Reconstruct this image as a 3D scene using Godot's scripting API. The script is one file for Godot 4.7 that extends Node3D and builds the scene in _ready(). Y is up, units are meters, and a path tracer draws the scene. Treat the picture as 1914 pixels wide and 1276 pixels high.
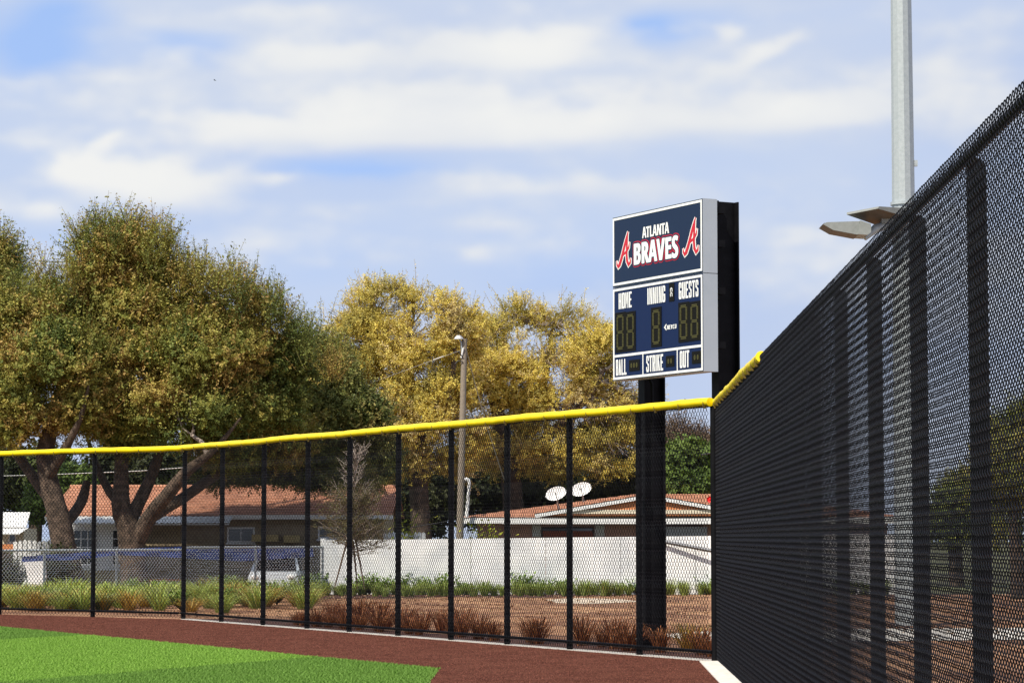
extends Node3D

const F := 4700.0          # focal length, in pixels of the 1914 px wide photograph
const EYE := 1.72
const CX := 957.0
const CY := 638.0
const TILT := 367.0

var rng := RandomNumberGenerator.new()
var used := {}
var M := {}
var cp := 0.0
var sp := 0.0


# ------------------------------------------------------------------ mesh buffer
class Buf:
	var v := PackedVector3Array()
	var n := PackedVector3Array()
	var c := PackedColorArray()
	var idx := PackedInt32Array()
	var col := Color(1, 1, 1)

	func tri(a: Vector3, b: Vector3, d: Vector3) -> void:
		var nn := (b - a).cross(d - a).normalized()
		var i := v.size()
		v.append(a); v.append(b); v.append(d)
		for k in 3:
			n.append(nn); c.append(col)
		idx.append(i); idx.append(i + 2); idx.append(i + 1)

	func quad(a: Vector3, b: Vector3, d: Vector3, e: Vector3) -> void:   # counter-clockwise from outside
		var nn := (d - a).cross(e - b).normalized()
		var i := v.size()
		v.append(a); v.append(b); v.append(d); v.append(e)
		for k in 4:
			n.append(nn); c.append(col)
		idx.append(i); idx.append(i + 2); idx.append(i + 1)
		idx.append(i); idx.append(i + 3); idx.append(i + 2)

	func box(o: Vector3, s: Vector3, b := Basis()) -> void:      # o = centre
		var h := s * 0.5
		var p := []
		for k in 8:
			p.append(o + b * Vector3(h.x if k & 1 else -h.x, h.y if k & 2 else -h.y, h.z if k & 4 else -h.z))
		quad(p[4], p[5], p[7], p[6]); quad(p[1], p[0], p[2], p[3])
		quad(p[5], p[1], p[3], p[7]); quad(p[0], p[4], p[6], p[2])
		quad(p[6], p[7], p[3], p[2]); quad(p[0], p[1], p[5], p[4])

	func span(lo: Vector3, hi: Vector3) -> void:
		box((lo + hi) * 0.5, (hi - lo).abs())

	# polygon in a plane given by o, ax, ay; extruded by depth along ax x ay (front face at o)
	func prism(poly: PackedVector2Array, o: Vector3, ax: Vector3, ay: Vector3, depth: float) -> void:
		var p := poly
		if Geometry2D.is_polygon_clockwise(p):
			p = PackedVector2Array(p); p.reverse()
		var z := ax.cross(ay).normalized() * depth
		var t := Geometry2D.triangulate_polygon(p)
		var f := func(q: Vector2) -> Vector3: return o + ax * q.x + ay * q.y
		for k in range(0, t.size(), 3):
			var a: Vector3 = f.call(p[t[k]])
			var b: Vector3 = f.call(p[t[k + 1]])
			var d: Vector3 = f.call(p[t[k + 2]])
			if (b - a).cross(d - a).dot(z) < 0.0:
				var w := b
				b = d; d = w
			tri(a, b, d)
			tri(a - z, d - z, b - z)
		for k in p.size():
			var a: Vector3 = f.call(p[k])
			var b: Vector3 = f.call(p[(k + 1) % p.size()])
			quad(a - z, b - z, b, a)

	func tube(pts: Array, rad: Array, sides := 8, caps := true, smooth := true, squash := Vector2(1, 1)) -> void:
		var base := v.size()
		var m := pts.size()
		var up := Vector3.UP
		var t0: Vector3 = (pts[1] - pts[0]).normalized()
		if absf(t0.y) > 0.9:
			up = Vector3.RIGHT
		var side := t0.cross(up).normalized()
		var rings := []
		for i in m:
			var t: Vector3
			if i == 0: t = pts[1] - pts[0]
			elif i == m - 1: t = pts[i] - pts[i - 1]
			else: t = (pts[i + 1] - pts[i]).normalized() + (pts[i] - pts[i - 1]).normalized()
			t = t.normalized()
			side = (side - t * side.dot(t)).normalized()
			var other := t.cross(side)
			var ring := []
			for k in sides:
				var a := TAU * k / sides
				var d := side * cos(a) * squash.x + other * sin(a) * squash.y
				ring.append(d)
			rings.append(ring)
		if smooth:
			for i in m:
				for k in sides:
					v.append(pts[i] + rings[i][k] * rad[i]); n.append(rings[i][k].normalized()); c.append(col)
			for i in m - 1:
				for k in sides:
					var a := base + i * sides + k
					var b := base + i * sides + (k + 1) % sides
					idx.append(a); idx.append(a + sides); idx.append(b)
					idx.append(b); idx.append(a + sides); idx.append(b + sides)
		else:
			for i in m - 1:
				for k in sides:
					var k2 := (k + 1) % sides
					quad(pts[i] + rings[i][k] * rad[i], pts[i] + rings[i][k2] * rad[i], pts[i + 1] + rings[i + 1][k2] * rad[i + 1], pts[i + 1] + rings[i + 1][k] * rad[i + 1])
		if caps:
			for e in [0, m - 1]:
				if rad[e] < 0.003: continue
				for k in sides:
					var a: Vector3 = pts[e] + rings[e][k] * rad[e]
					var b: Vector3 = pts[e] + rings[e][(k + 1) % sides] * rad[e]
					if e == 0: tri(pts[e], b, a)
					else: tri(pts[e], a, b)

	func rod(a: Vector3, b: Vector3, r: float, sides := 8) -> void:
		tube([a, b], [r, r], sides)

	func ball(o: Vector3, r: Vector3, su := 12, sv := 8, half := false) -> void:
		var base := v.size()
		for j in sv + 1:
			var a := (PI * 0.5 if half else PI) * j / sv
			for i in su:
				var b := TAU * i / su
				var d := Vector3(sin(a) * cos(b), cos(a), sin(a) * sin(b))
				v.append(o + d * r); n.append((d / r).normalized()); c.append(col)
		for j in sv:
			for i in su:
				var p := base + j * su + i
				var q := base + j * su + (i + 1) % su
				idx.append(p); idx.append(p + su); idx.append(q)
				idx.append(q); idx.append(p + su); idx.append(q + su)

	# flat ribbon in the xy plane at height z: points Vector3(x, y, width)
	func ribbon(pts: Array, z: float) -> void:
		var m := pts.size()
		var l := []
		var r := []
		for i in m:
			var p := Vector2(pts[i].x, pts[i].y)
			var a := Vector2(pts[maxi(i - 1, 0)].x, pts[maxi(i - 1, 0)].y)
			var b := Vector2(pts[mini(i + 1, m - 1)].x, pts[mini(i + 1, m - 1)].y)
			var t := (b - a).normalized()
			var nn: Vector2 = Vector2(-t.y, t.x) * pts[i].z * 0.5
			l.append(Vector3(p.x + nn.x, p.y + nn.y, z)); r.append(Vector3(p.x - nn.x, p.y - nn.y, z))
		for i in m - 1:
			quad(r[i], r[i + 1], l[i + 1], l[i])

	func mesh(vertex_colors := false) -> ArrayMesh:
		var a := []
		a.resize(Mesh.ARRAY_MAX)
		a[Mesh.ARRAY_VERTEX] = v
		a[Mesh.ARRAY_NORMAL] = n
		if vertex_colors:
			a[Mesh.ARRAY_COLOR] = c
		a[Mesh.ARRAY_INDEX] = idx
		var m := ArrayMesh.new()
		m.add_surface_from_arrays(Mesh.PRIMITIVE_TRIANGLES, a)
		return m


# ------------------------------------------------------------------ places
func at(px: float, py: float, d: float) -> Vector3:
	var vv := py - CY
	var y := -vv * cp + F * sp
	var fw := F * cp + vv * sp
	return Vector3((px - CX) * d / fw, EYE + y * d / fw, -d)


func gnd(px: float, py: float) -> Vector3:
	var vv := py - CY
	var y := -vv * cp + F * sp
	var fw := F * cp + vv * sp
	var d := -EYE * fw / y
	return Vector3((px - CX) * d / fw, 0, -d)


# ------------------------------------------------------------------ nodes
func numbered(called: String) -> String:
	if not used.has(called):
		used[called] = 0
		return called
	used[called] += 1
	return "%s_%03d" % [called, used[called]]


func thing(called: String, label: String, category: String, where := Vector3.ZERO, basis := Basis(), group := "") -> Node3D:
	var o := Node3D.new()
	o.name = numbered(called)
	add_child(o)
	o.transform = Transform3D(basis, where)
	tag(o, label, category, group)
	return o


func tag(o: Node, label: String, category: String, group := "") -> void:
	o.set_meta("label", label)
	o.set_meta("category", category)
	if group != "":
		o.set_meta("group", group)


func part(called: String, b, m: Material, parent: Node, where := Vector3.ZERO) -> MeshInstance3D:
	var o := MeshInstance3D.new()
	var mesh: Mesh = b.mesh(m.vertex_color_use_as_albedo) if b is Buf else b
	o.mesh = mesh
	o.material_override = m
	o.position = where
	if parent == self:
		o.name = numbered(called)
		add_child(o)
	else:
		var k := 0
		var nm := called
		while parent.has_node(nm):
			k += 1
			nm = "%s_%03d" % [called, k]
		o.name = nm
		parent.add_child(o)
	return o


func stuff(called: String, b, m: Material, parent: Node) -> MeshInstance3D:
	var o := part(called, b, m, parent)
	o.set_meta("kind", "stuff")
	return o


func structure(called: String, b, m: Material) -> MeshInstance3D:
	var o := part(called, b, m, self)
	o.set_meta("kind", "structure")
	return o


func multi(called: String, mesh: Mesh, m: Material, xf: Array, cols: Array, parent: Node) -> MultiMeshInstance3D:
	var mm := MultiMesh.new()
	mm.transform_format = MultiMesh.TRANSFORM_3D
	mm.use_colors = cols.size() > 0
	mm.mesh = mesh
	mm.instance_count = xf.size()
	for i in xf.size():
		mm.set_instance_transform(i, xf[i])
		if cols.size() > 0:
			mm.set_instance_color(i, cols[i])
	var o := MultiMeshInstance3D.new()
	o.multimesh = mm
	o.material_override = m
	o.name = called
	parent.add_child(o, true)
	o.set_meta("kind", "stuff")
	return o


# ------------------------------------------------------------------ materials
func lin(r: float, g: float, b: float) -> Color:
	return Color(r, g, b).linear_to_srgb()


func mat(c: Color, rough := 0.8, metal := 0.0) -> StandardMaterial3D:
	var m := StandardMaterial3D.new()
	m.albedo_color = c
	m.roughness = rough
	m.metallic = metal
	return m


func vmat(rough := 0.8) -> StandardMaterial3D:
	var m := mat(Color.WHITE, rough)
	m.vertex_color_use_as_albedo = true
	return m


# noise-coloured surface: stops = linear colours from dark to light, tile in metres, freq in cycles per 512 px
func grain(stops: Array, tile: float, freq: float, octaves := 4, rough := 0.9, bump_cm := 0.0, seed_ := 1, size := 512) -> StandardMaterial3D:
	var nz := FastNoiseLite.new()
	nz.seed = seed_
	nz.noise_type = FastNoiseLite.TYPE_SIMPLEX_SMOOTH
	nz.frequency = freq
	nz.fractal_octaves = octaves
	nz.fractal_gain = 0.62
	var g := Gradient.new()
	var offs := PackedFloat32Array()
	var cols := PackedColorArray()
	for i in stops.size():
		offs.append(0.15 + 0.7 * i / (stops.size() - 1.0))
		cols.append(stops[i])
	g.offsets = offs
	g.colors = cols
	var t := NoiseTexture2D.new()
	t.width = size; t.height = size
	t.seamless = true
	t.noise = nz
	t.color_ramp = g
	t.generate_mipmaps = false
	var m := mat(Color.WHITE, rough)
	m.albedo_texture = t
	m.uv1_triplanar = true
	m.uv1_world_triplanar = true
	m.uv1_scale = Vector3.ONE / tile
	if bump_cm > 0.0:
		var h := NoiseTexture2D.new()
		h.width = size; h.height = size
		h.seamless = true
		h.noise = nz
		h.generate_mipmaps = false
		m.heightmap_enabled = true
		m.heightmap_texture = h
		m.heightmap_scale = bump_cm
	return m


# a second, finer or broader noise multiplied over the first
func overlay(m: StandardMaterial3D, dark: Color, tile: float, freq: float, octaves := 3, seed_ := 9) -> StandardMaterial3D:
	var nz := FastNoiseLite.new()
	nz.seed = seed_
	nz.frequency = freq
	nz.fractal_octaves = octaves
	var g := Gradient.new()
	g.offsets = PackedFloat32Array([0.3, 0.7])
	g.colors = PackedColorArray([dark, Color.WHITE])
	var t := NoiseTexture2D.new()
	t.width = 512; t.height = 512
	t.seamless = true
	t.noise = nz
	t.color_ramp = g
	t.generate_mipmaps = false
	m.detail_enabled = true
	m.detail_blend_mode = BaseMaterial3D.BLEND_MODE_MUL
	m.detail_albedo = t
	m.detail_uv_layer = BaseMaterial3D.DETAIL_UV_2
	m.uv2_triplanar = true
	m.uv2_world_triplanar = true
	m.uv2_scale = Vector3.ONE / tile
	return m


func _ready() -> void:
	rng.seed = 4711
	var tilt := atan(TILT / F)
	cp = cos(tilt); sp = sin(tilt)

	# ---- camera
	var cam := Camera3D.new()
	cam.name = "camera"
	cam.position = Vector3(0, EYE, 0)
	cam.rotation = Vector3(tilt, 0, 0)
	cam.fov = rad_to_deg(2.0 * atan(CY / F))
	cam.near = 0.1
	cam.far = 2000.0
	add_child(cam)
	cam.current = true

	# ---- sky
	var env := Environment.new()
	env.background_mode = Environment.BG_SKY
	env.tonemap_mode = Environment.TONE_MAPPER_LINEAR
	env.tonemap_exposure = 1.25
	env.sdfgi_enabled = true
	env.ssao_enabled = true
	env.ssil_enabled = true
	var sky := Sky.new()
	var pm := PanoramaSkyMaterial.new()
	pm.panorama = sky_texture()
	pm.energy_multiplier = 0.82
	sky.sky_material = pm
	env.sky = sky
	var we := WorldEnvironment.new()
	we.name = "environment"
	we.environment = env
	add_child(we)

	# ---- sun: high, from behind the camera's left shoulder
	var sun := DirectionalLight3D.new()
	sun.name = "sun"
	sun.light_color = Color(1.0, 0.965, 0.90)
	sun.light_energy = 1.6
	sun.light_angular_distance = 0.5
	sun.shadow_enabled = true
	add_child(sun)
	var el := deg_to_rad(50.0)
	var az := deg_to_rad(38.0)
	var to_sun := Vector3(-sin(az) * cos(el), sin(el), cos(az) * cos(el))
	sun.look_at_from_position(to_sun * 50.0, Vector3.ZERO, Vector3.UP)

	materials()
	ground()
	fences()
	scoreboard()
	light_pole()
	wall_and_yard()
	houses()
	trees()
	plants()
	utility_pole()
	small_things()


# ------------------------------------------------------------------ sky
var n_a := FastNoiseLite.new()
var n_b := FastNoiseLite.new()
const PUFFS := [   # px, py, rx, ry, strength, tilt
	[215, 330, 150, 40, 0.95, 0.05], [330, 345, 130, 38, 0.7, 0.0], [120, 325, 50, 40, 0.35, 0.0],
	[175, 268, 26, 16, 0.6, -0.4], [516, 328, 36, 14, 0.8, 0.0],
	[440, 235, 210, 34, 0.55, -0.08], [640, 215, 200, 36, 0.7, -0.06], [860, 190, 150, 38, 0.95, 0.0], [760, 240, 260, 26, 0.5, 0.0],
	[1060, 225, 190, 36, 0.8, 0.0], [1250, 175, 110, 42, 0.7, -0.1], [1330, 225, 170, 30, 0.75, 0.0], [1515, 205, 110, 34, 1.0, 0.0],
	[1640, 200, 90, 44, 0.55, 0.0], [1420, 195, 90, 36, 0.6, 0.0],
	[700, 85, 230, 36, 0.65, -0.03], [580, 95, 100, 26, 0.5, 0.0], [960, 75, 120, 34, 0.8, 0.0], [1040, 60, 120, 36, 0.55, -0.1], [560, 18, 120, 26, 0.6, 0.0],
	[340, 42, 100, 34, 0.35, 0.0], [1371, 54, 26, 24, 1.0, 0.0], [1425, 100, 48, 15, 0.9, -0.5], [1480, 78, 46, 13, 0.85, -0.35], [1380, 110, 60, 20, 0.4, -0.4],
	[60, 400, 90, 18, 0.6, 0.0], [870, 335, 110, 30, 0.4, 0.0], [1240, 345, 200, 26, 0.35, -0.05], [1000, 345, 140, 22, 0.3, 0.0],
	[1820, 195, 120, 60, 0.6, 0.0], [1840, 70, 120, 60, 0.35, 0.0], [900, 483, 40, 14, 0.5, 0.0], [960, 420, 170, 30, 0.25, 0.0], [1040, 470, 90, 26, 0.3, 0.0],
	[340, 530, 200, 60, 0.2, 0.0], [1480, 470, 120, 60, 0.25, 0.0], [500, 440, 140, 30, 0.2, 0.0]]
const HOLES := [[40, 90, 120, 70, 1.0], [110, 20, 110, 40, 0.7], [350, 72, 110, 22, 0.75], [1238, 45, 62, 30, 1.0], [580, 300, 120, 20, 0.5], [700, 305, 110, 24, 0.4], [330, 105, 160, 26, 0.4],
	[1330, 35, 60, 26, 0.35], [1040, 500, 200, 60, 0.25], [180, 470, 160, 50, 0.3], [600, 500, 160, 60, 0.3]]


func fbm(n: FastNoiseLite, d: Vector3, sx: float, sy: float) -> float:
	return n.get_noise_3d(d.x * sx, d.y * sy, d.z * sx)


func sky_color(az: float, el: float) -> Color:
	var d := Vector3(sin(az) * cos(el), sin(el), -cos(az) * cos(el))
	var t := clampf(el / (PI * 0.5), 0.0, 1.0)
	var high := clampf(pow(t, 0.55) * 1.5 - 0.35, 0.0, 1.0)
	var blue := Color(0.40, 0.575, 0.94).lerp(Color(0.15, 0.31, 0.70), high)
	blue = blue.lerp(Color(0.56, 0.66, 0.86), clampf(1.0 - t * 18.0, 0.0, 1.0) * 0.6)
	var stretch := lerpf(1.0, 0.35, t)
	var w1 := fbm(n_b, d, 9.0, 40.0 * stretch)
	var w2 := fbm(n_b, d + Vector3(3, 7, 1), 9.0, 40.0 * stretch)
	var veil := 1.0 + 0.42 * fbm(n_a, d + Vector3(0.02 * w1, 0.008 * w2, 0), 3.2, 20.0 * stretch)
	var white := 0.5 * fbm(n_a, d + Vector3(5, 0.004 * w1, 2), 6.0, 42.0 * stretch) + 0.18 * w1
	var fine := fbm(n_b, d, 34.0, 110.0 * stretch)
	var fine2 := fbm(n_b, d + Vector3(1, 4, 2), 90.0, 220.0 * stretch)
	var inside := absf(az) < 0.30 and el < 0.32
	if inside:
		white += 0.03
		var px := CX + tan(az) * F
		var py := 1005.0 - tan(el) * F
		px += 46.0 * w1 + 34.0 * fine
		py += 12.0 * w2 + 15.0 * fine + 8.0 * fine2
		for q in PUFFS:
			var x: float = (px - q[0])
			var y: float = (py - q[1])
			y += x * -q[5]
			var e: float = (x * x) / (q[2] * q[2]) + (y * y) / (q[3] * q[3] * (1.0 if y < 0.0 else 1.5))
			if e < 5.0:
				white += q[4] * exp(-e * 1.1) * 0.95
		for q in HOLES:
			var x: float = (px - q[0]) / q[2]
			var y: float = (py - q[1]) / q[3]
			var e := x * x + y * y
			if e < 6.0:
				veil -= q[4] * exp(-e) * 1.1
				white -= q[4] * exp(-e) * 0.25
	else:
		white += 0.10
	veil = clampf(veil + 0.12 * fine, 0.0, 1.0)
	var mid := fbm(n_b, d + Vector3(2, 6, 8), 16.0, 75.0 * stretch)
	var wv := white + 0.30 * fine + 0.30 * fine2 + 0.22 * mid
	var wh := smoothstep(-0.10, 0.88, clampf(wv, -0.10, 0.88))
	var lit := clampf(0.45 + 1.1 * fbm(n_a, d + Vector3(4, 2, 6), 9.0, 60.0 * stretch) + 0.5 * (wv - 0.5), 0.0, 1.0)
	var shade := clampf(0.5 + 1.3 * fbm(n_a, d + Vector3(9, 1, 4), 4.0, 26.0 * stretch), 0.0, 1.0)
	var grey := Color(0.475, 0.575, 0.81).lerp(Color(0.61, 0.68, 0.82), shade)
	var c := blue.lerp(grey, veil * 0.93)
	c = c.lerp(Color(0.71, 0.745, 0.81).lerp(Color(0.865, 0.87, 0.86), lit), wh)
	return c


func sky_texture() -> ImageTexture:
	n_a.seed = 11; n_a.frequency = 0.5; n_a.fractal_octaves = 5; n_a.noise_type = FastNoiseLite.TYPE_SIMPLEX_SMOOTH
	n_b.seed = 23; n_b.frequency = 0.5; n_b.fractal_octaves = 4; n_b.noise_type = FastNoiseLite.TYPE_SIMPLEX_SMOOTH
	var w := 512
	var h := 256
	var bytes := PackedFloat32Array()
	bytes.resize(w * h * 3)
	for j in h:
		var el := (0.5 - (j + 0.5) / h) * PI
		for i in w:
			var az := wrapf((i + 0.5) / w * TAU, -PI, PI)
			var c := sky_color(az, maxf(el, 0.0))
			var k := (j * w + i) * 3
			bytes[k] = c.r; bytes[k + 1] = c.g; bytes[k + 2] = c.b
	var im := Image.create_from_data(w, h, false, Image.FORMAT_RGBF, bytes.to_byte_array())
	var W := 4096
	var H := 2048
	im.resize(W, H, Image.INTERPOLATE_CUBIC)
	var i0 := -210
	var i1 := 210
	var j0 := H / 2 - 210
	for j in range(j0, H / 2 + 2):
		var el := (0.5 - (j + 0.5) / H) * PI
		for i in range(i0, i1):
			var az := (i + 0.5) / W * TAU
			im.set_pixel(posmod(i, W), j, sky_color(az, maxf(el, 0.0)))
	return ImageTexture.create_from_image(im)


# ------------------------------------------------------------------ materials
func materials() -> void:
	M.black = mat(lin(0.012, 0.012, 0.014), 0.45)
	M.black_steel = grain([lin(0.004, 0.004, 0.005), lin(0.009, 0.009, 0.011)], 2.0, 0.02, 4, 0.5)
	M.black_steel.metallic_specular = 0.22
	M.wire = mat(lin(0.005, 0.005, 0.007), 0.42)
	M.wire.metallic_specular = 0.2
	M.galv_wire = mat(lin(0.68, 0.70, 0.72), 0.45, 0.2)
	M.galv = grain([lin(0.34, 0.38, 0.395), lin(0.385, 0.425, 0.44), lin(0.42, 0.46, 0.475)], 1.6, 0.03, 5, 0.5, 0.0, 3)
	M.galv.metallic = 0.25
	M.yellow = grain([lin(0.76, 0.56, 0.0), lin(0.86, 0.66, 0.0)], 1.5, 0.012, 3, 0.42, 0.0, 5)
	M.tie = mat(lin(0.12, 0.08, 0.01), 0.6)
	M.turf = overlay(grain([lin(0.105, 0.23, 0.026), lin(0.155, 0.31, 0.038), lin(0.22, 0.39, 0.055)], 1.6, 0.11, 3, 0.85, 1.2, 7), Color(0.82, 0.86, 0.8), 5.0, 0.02, 4, 8)
	M.turf_dark = overlay(grain([lin(0.072, 0.16, 0.022), lin(0.110, 0.225, 0.032), lin(0.165, 0.30, 0.048)], 1.6, 0.11, 3, 0.85, 1.2, 7), Color(0.82, 0.86, 0.8), 5.0, 0.02, 4, 8)
	M.track = overlay(grain([lin(0.055, 0.020, 0.013), lin(0.104, 0.038, 0.024), lin(0.18, 0.078, 0.056)], 1.1, 0.16, 3, 0.92, 0.8, 17), Color(0.86, 0.84, 0.84), 6.0, 0.012, 4, 18)
	for g in [M.turf, M.turf_dark, M.track]:
		g.metallic_specular = 0.12
	M.concrete = grain([lin(0.50, 0.46, 0.40), lin(0.62, 0.58, 0.52), lin(0.70, 0.66, 0.60)], 2.5, 0.03, 5, 0.9, 0.2, 21)
	M.dirt = overlay(grain([lin(0.24, 0.115, 0.050), lin(0.36, 0.18, 0.085), lin(0.50, 0.30, 0.17)], 4.5, 0.03, 5, 0.95, 4.0, 25), Color(0.72, 0.66, 0.62), 23.0, 0.012, 4, 26)
	M.mulch = grain([lin(0.035, 0.013, 0.009), lin(0.10, 0.036, 0.024), lin(0.18, 0.08, 0.05)], 2.2, 0.07, 4, 0.95, 5.0, 29)
	M.sand = grain([lin(0.42, 0.33, 0.24), lin(0.60, 0.50, 0.39)], 3.0, 0.03, 4, 0.95, 1.0, 31)
	M.lawn = overlay(grain([lin(0.05, 0.07, 0.02), lin(0.12, 0.13, 0.05), lin(0.20, 0.17, 0.09)], 5.0, 0.04, 5, 0.95, 4.0, 33), Color(0.6, 0.55, 0.5), 40.0, 0.012, 4, 34)
	M.white = grain([lin(0.70, 0.70, 0.70), lin(0.78, 0.78, 0.77)], 3.0, 0.012, 4, 0.7, 0.0, 37)
	M.wall_white = overlay(grain([lin(0.78, 0.79, 0.80), lin(0.86, 0.86, 0.86), lin(0.88, 0.88, 0.87)], 4.0, 0.012, 5, 0.85, 0.4, 39), Color(0.90, 0.91, 0.92), 9.0, 0.008, 3, 40)
	M.tan = grain([lin(0.26, 0.20, 0.12), lin(0.34, 0.27, 0.17)], 3.0, 0.02, 4, 0.9, 0.2, 43)
	M.ochre = grain([lin(0.36, 0.27, 0.11), lin(0.48, 0.37, 0.17)], 2.5, 0.02, 4, 0.9, 0.2, 45)
	M.pink = grain([lin(0.40, 0.22, 0.19), lin(0.50, 0.30, 0.26)], 3.0, 0.02, 4, 0.9, 0.2, 47)
	M.terracotta = overlay(grain([lin(0.36, 0.160, 0.092), lin(0.50, 0.24, 0.14), lin(0.58, 0.31, 0.20)], 2.6, 0.04, 4, 0.85, 0.0, 49), Color(0.86, 0.83, 0.82), 6.0, 0.02, 3, 50)
	M.orange_board = grain([lin(0.50, 0.18, 0.07), lin(0.60, 0.24, 0.10)], 2.0, 0.03, 3, 0.85, 0.0, 51)
	M.cream = mat(lin(0.62, 0.55, 0.42), 0.85)
	M.glass = mat(Color(0.05, 0.07, 0.09), 0.08)
	M.glass.metallic_specular = 0.7
	M.bark = overlay(grain([lin(0.05, 0.034, 0.024), lin(0.115, 0.078, 0.055), lin(0.19, 0.14, 0.10)], 1.4, 0.05, 5, 0.95, 3.0, 53), Color(0.6, 0.6, 0.58), 3.0, 0.02, 3, 54)
	M.twig = grain([lin(0.22, 0.17, 0.14), lin(0.42, 0.36, 0.31)], 1.4, 0.05, 4, 0.95, 0.0, 55)
	M.pole_wood = grain([lin(0.16, 0.13, 0.10), lin(0.25, 0.21, 0.165), lin(0.31, 0.265, 0.215)], 1.3, 0.05, 4, 0.95, 1.0, 57)
	M.pole_wood.uv1_scale = Vector3(2.4, 0.25, 2.4)
	M.leaf = vmat(0.55)
	M.leaf.backlight_enabled = true
	M.leaf.backlight = Color(0.8, 0.8, 0.62)
	M.leaf.metallic_specular = 0.35
	M.blade = vmat(0.7)
	M.blade.backlight_enabled = true
	M.blade.backlight = Color(0.7, 0.7, 0.5)
	M.blade.metallic_specular = 0.3
	M.crumb = vmat(0.9)
	M.crumb.metallic_specular = 0.1
	M.navy = mat(lin(0.005, 0.015, 0.062), 0.35)
	M.navy.metallic_specular = 0.25
	M.navy_top = mat(lin(0.009, 0.021, 0.055), 0.35)
	M.navy_top.metallic_specular = 0.28
	M.board_white = mat(lin(0.80, 0.80, 0.80), 0.45)
	M.red = mat(lin(0.52, 0.008, 0.022), 0.45)
	M.alu = grain([lin(0.39, 0.44, 0.50), lin(0.43, 0.48, 0.54)], 3.0, 0.01, 3, 0.45, 0.0, 61)
	M.led_box = mat(lin(0.008, 0.008, 0.007), 0.6)
	M.led_box.metallic_specular = 0.2
	M.led = mat(lin(0.085, 0.078, 0.018), 0.5)
	M.fixture = grain([lin(0.20, 0.215, 0.205), lin(0.25, 0.265, 0.255)], 2.0, 0.02, 3, 0.5, 0.0, 63)
	M.fixture_shaded = mat(lin(0.07, 0.055, 0.038), 0.5)  # visor undersides: their shade is put into this darker tone
	M.tarp = grain([lin(0.006, 0.018, 0.10), lin(0.014, 0.036, 0.19)], 1.5, 0.03, 4, 0.5, 1.5, 65)
	M.car = mat(lin(0.66, 0.74, 0.82), 0.3)


# ------------------------------------------------------------------ ground
func sheet(poly: Array, y: float) -> Buf:
	var b := Buf.new()
	var p := PackedVector2Array()
	for q in poly:
		p.append(Vector2(q.x, -q.z) if q is Vector3 else q)
	b.prism(p, Vector3(0, y, 0), Vector3(1, 0, 0), Vector3(0, 0, -1), 0.002)
	return b


var V1 := Vector3.ZERO
var C0 := Vector3.ZERO
var A0 := Vector3.ZERO
var R0 := Vector3.ZERO
var dB := Vector3.ZERO
var nB := Vector3.ZERO
var dA := Vector3.ZERO
var dR := Vector3.ZERO


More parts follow.
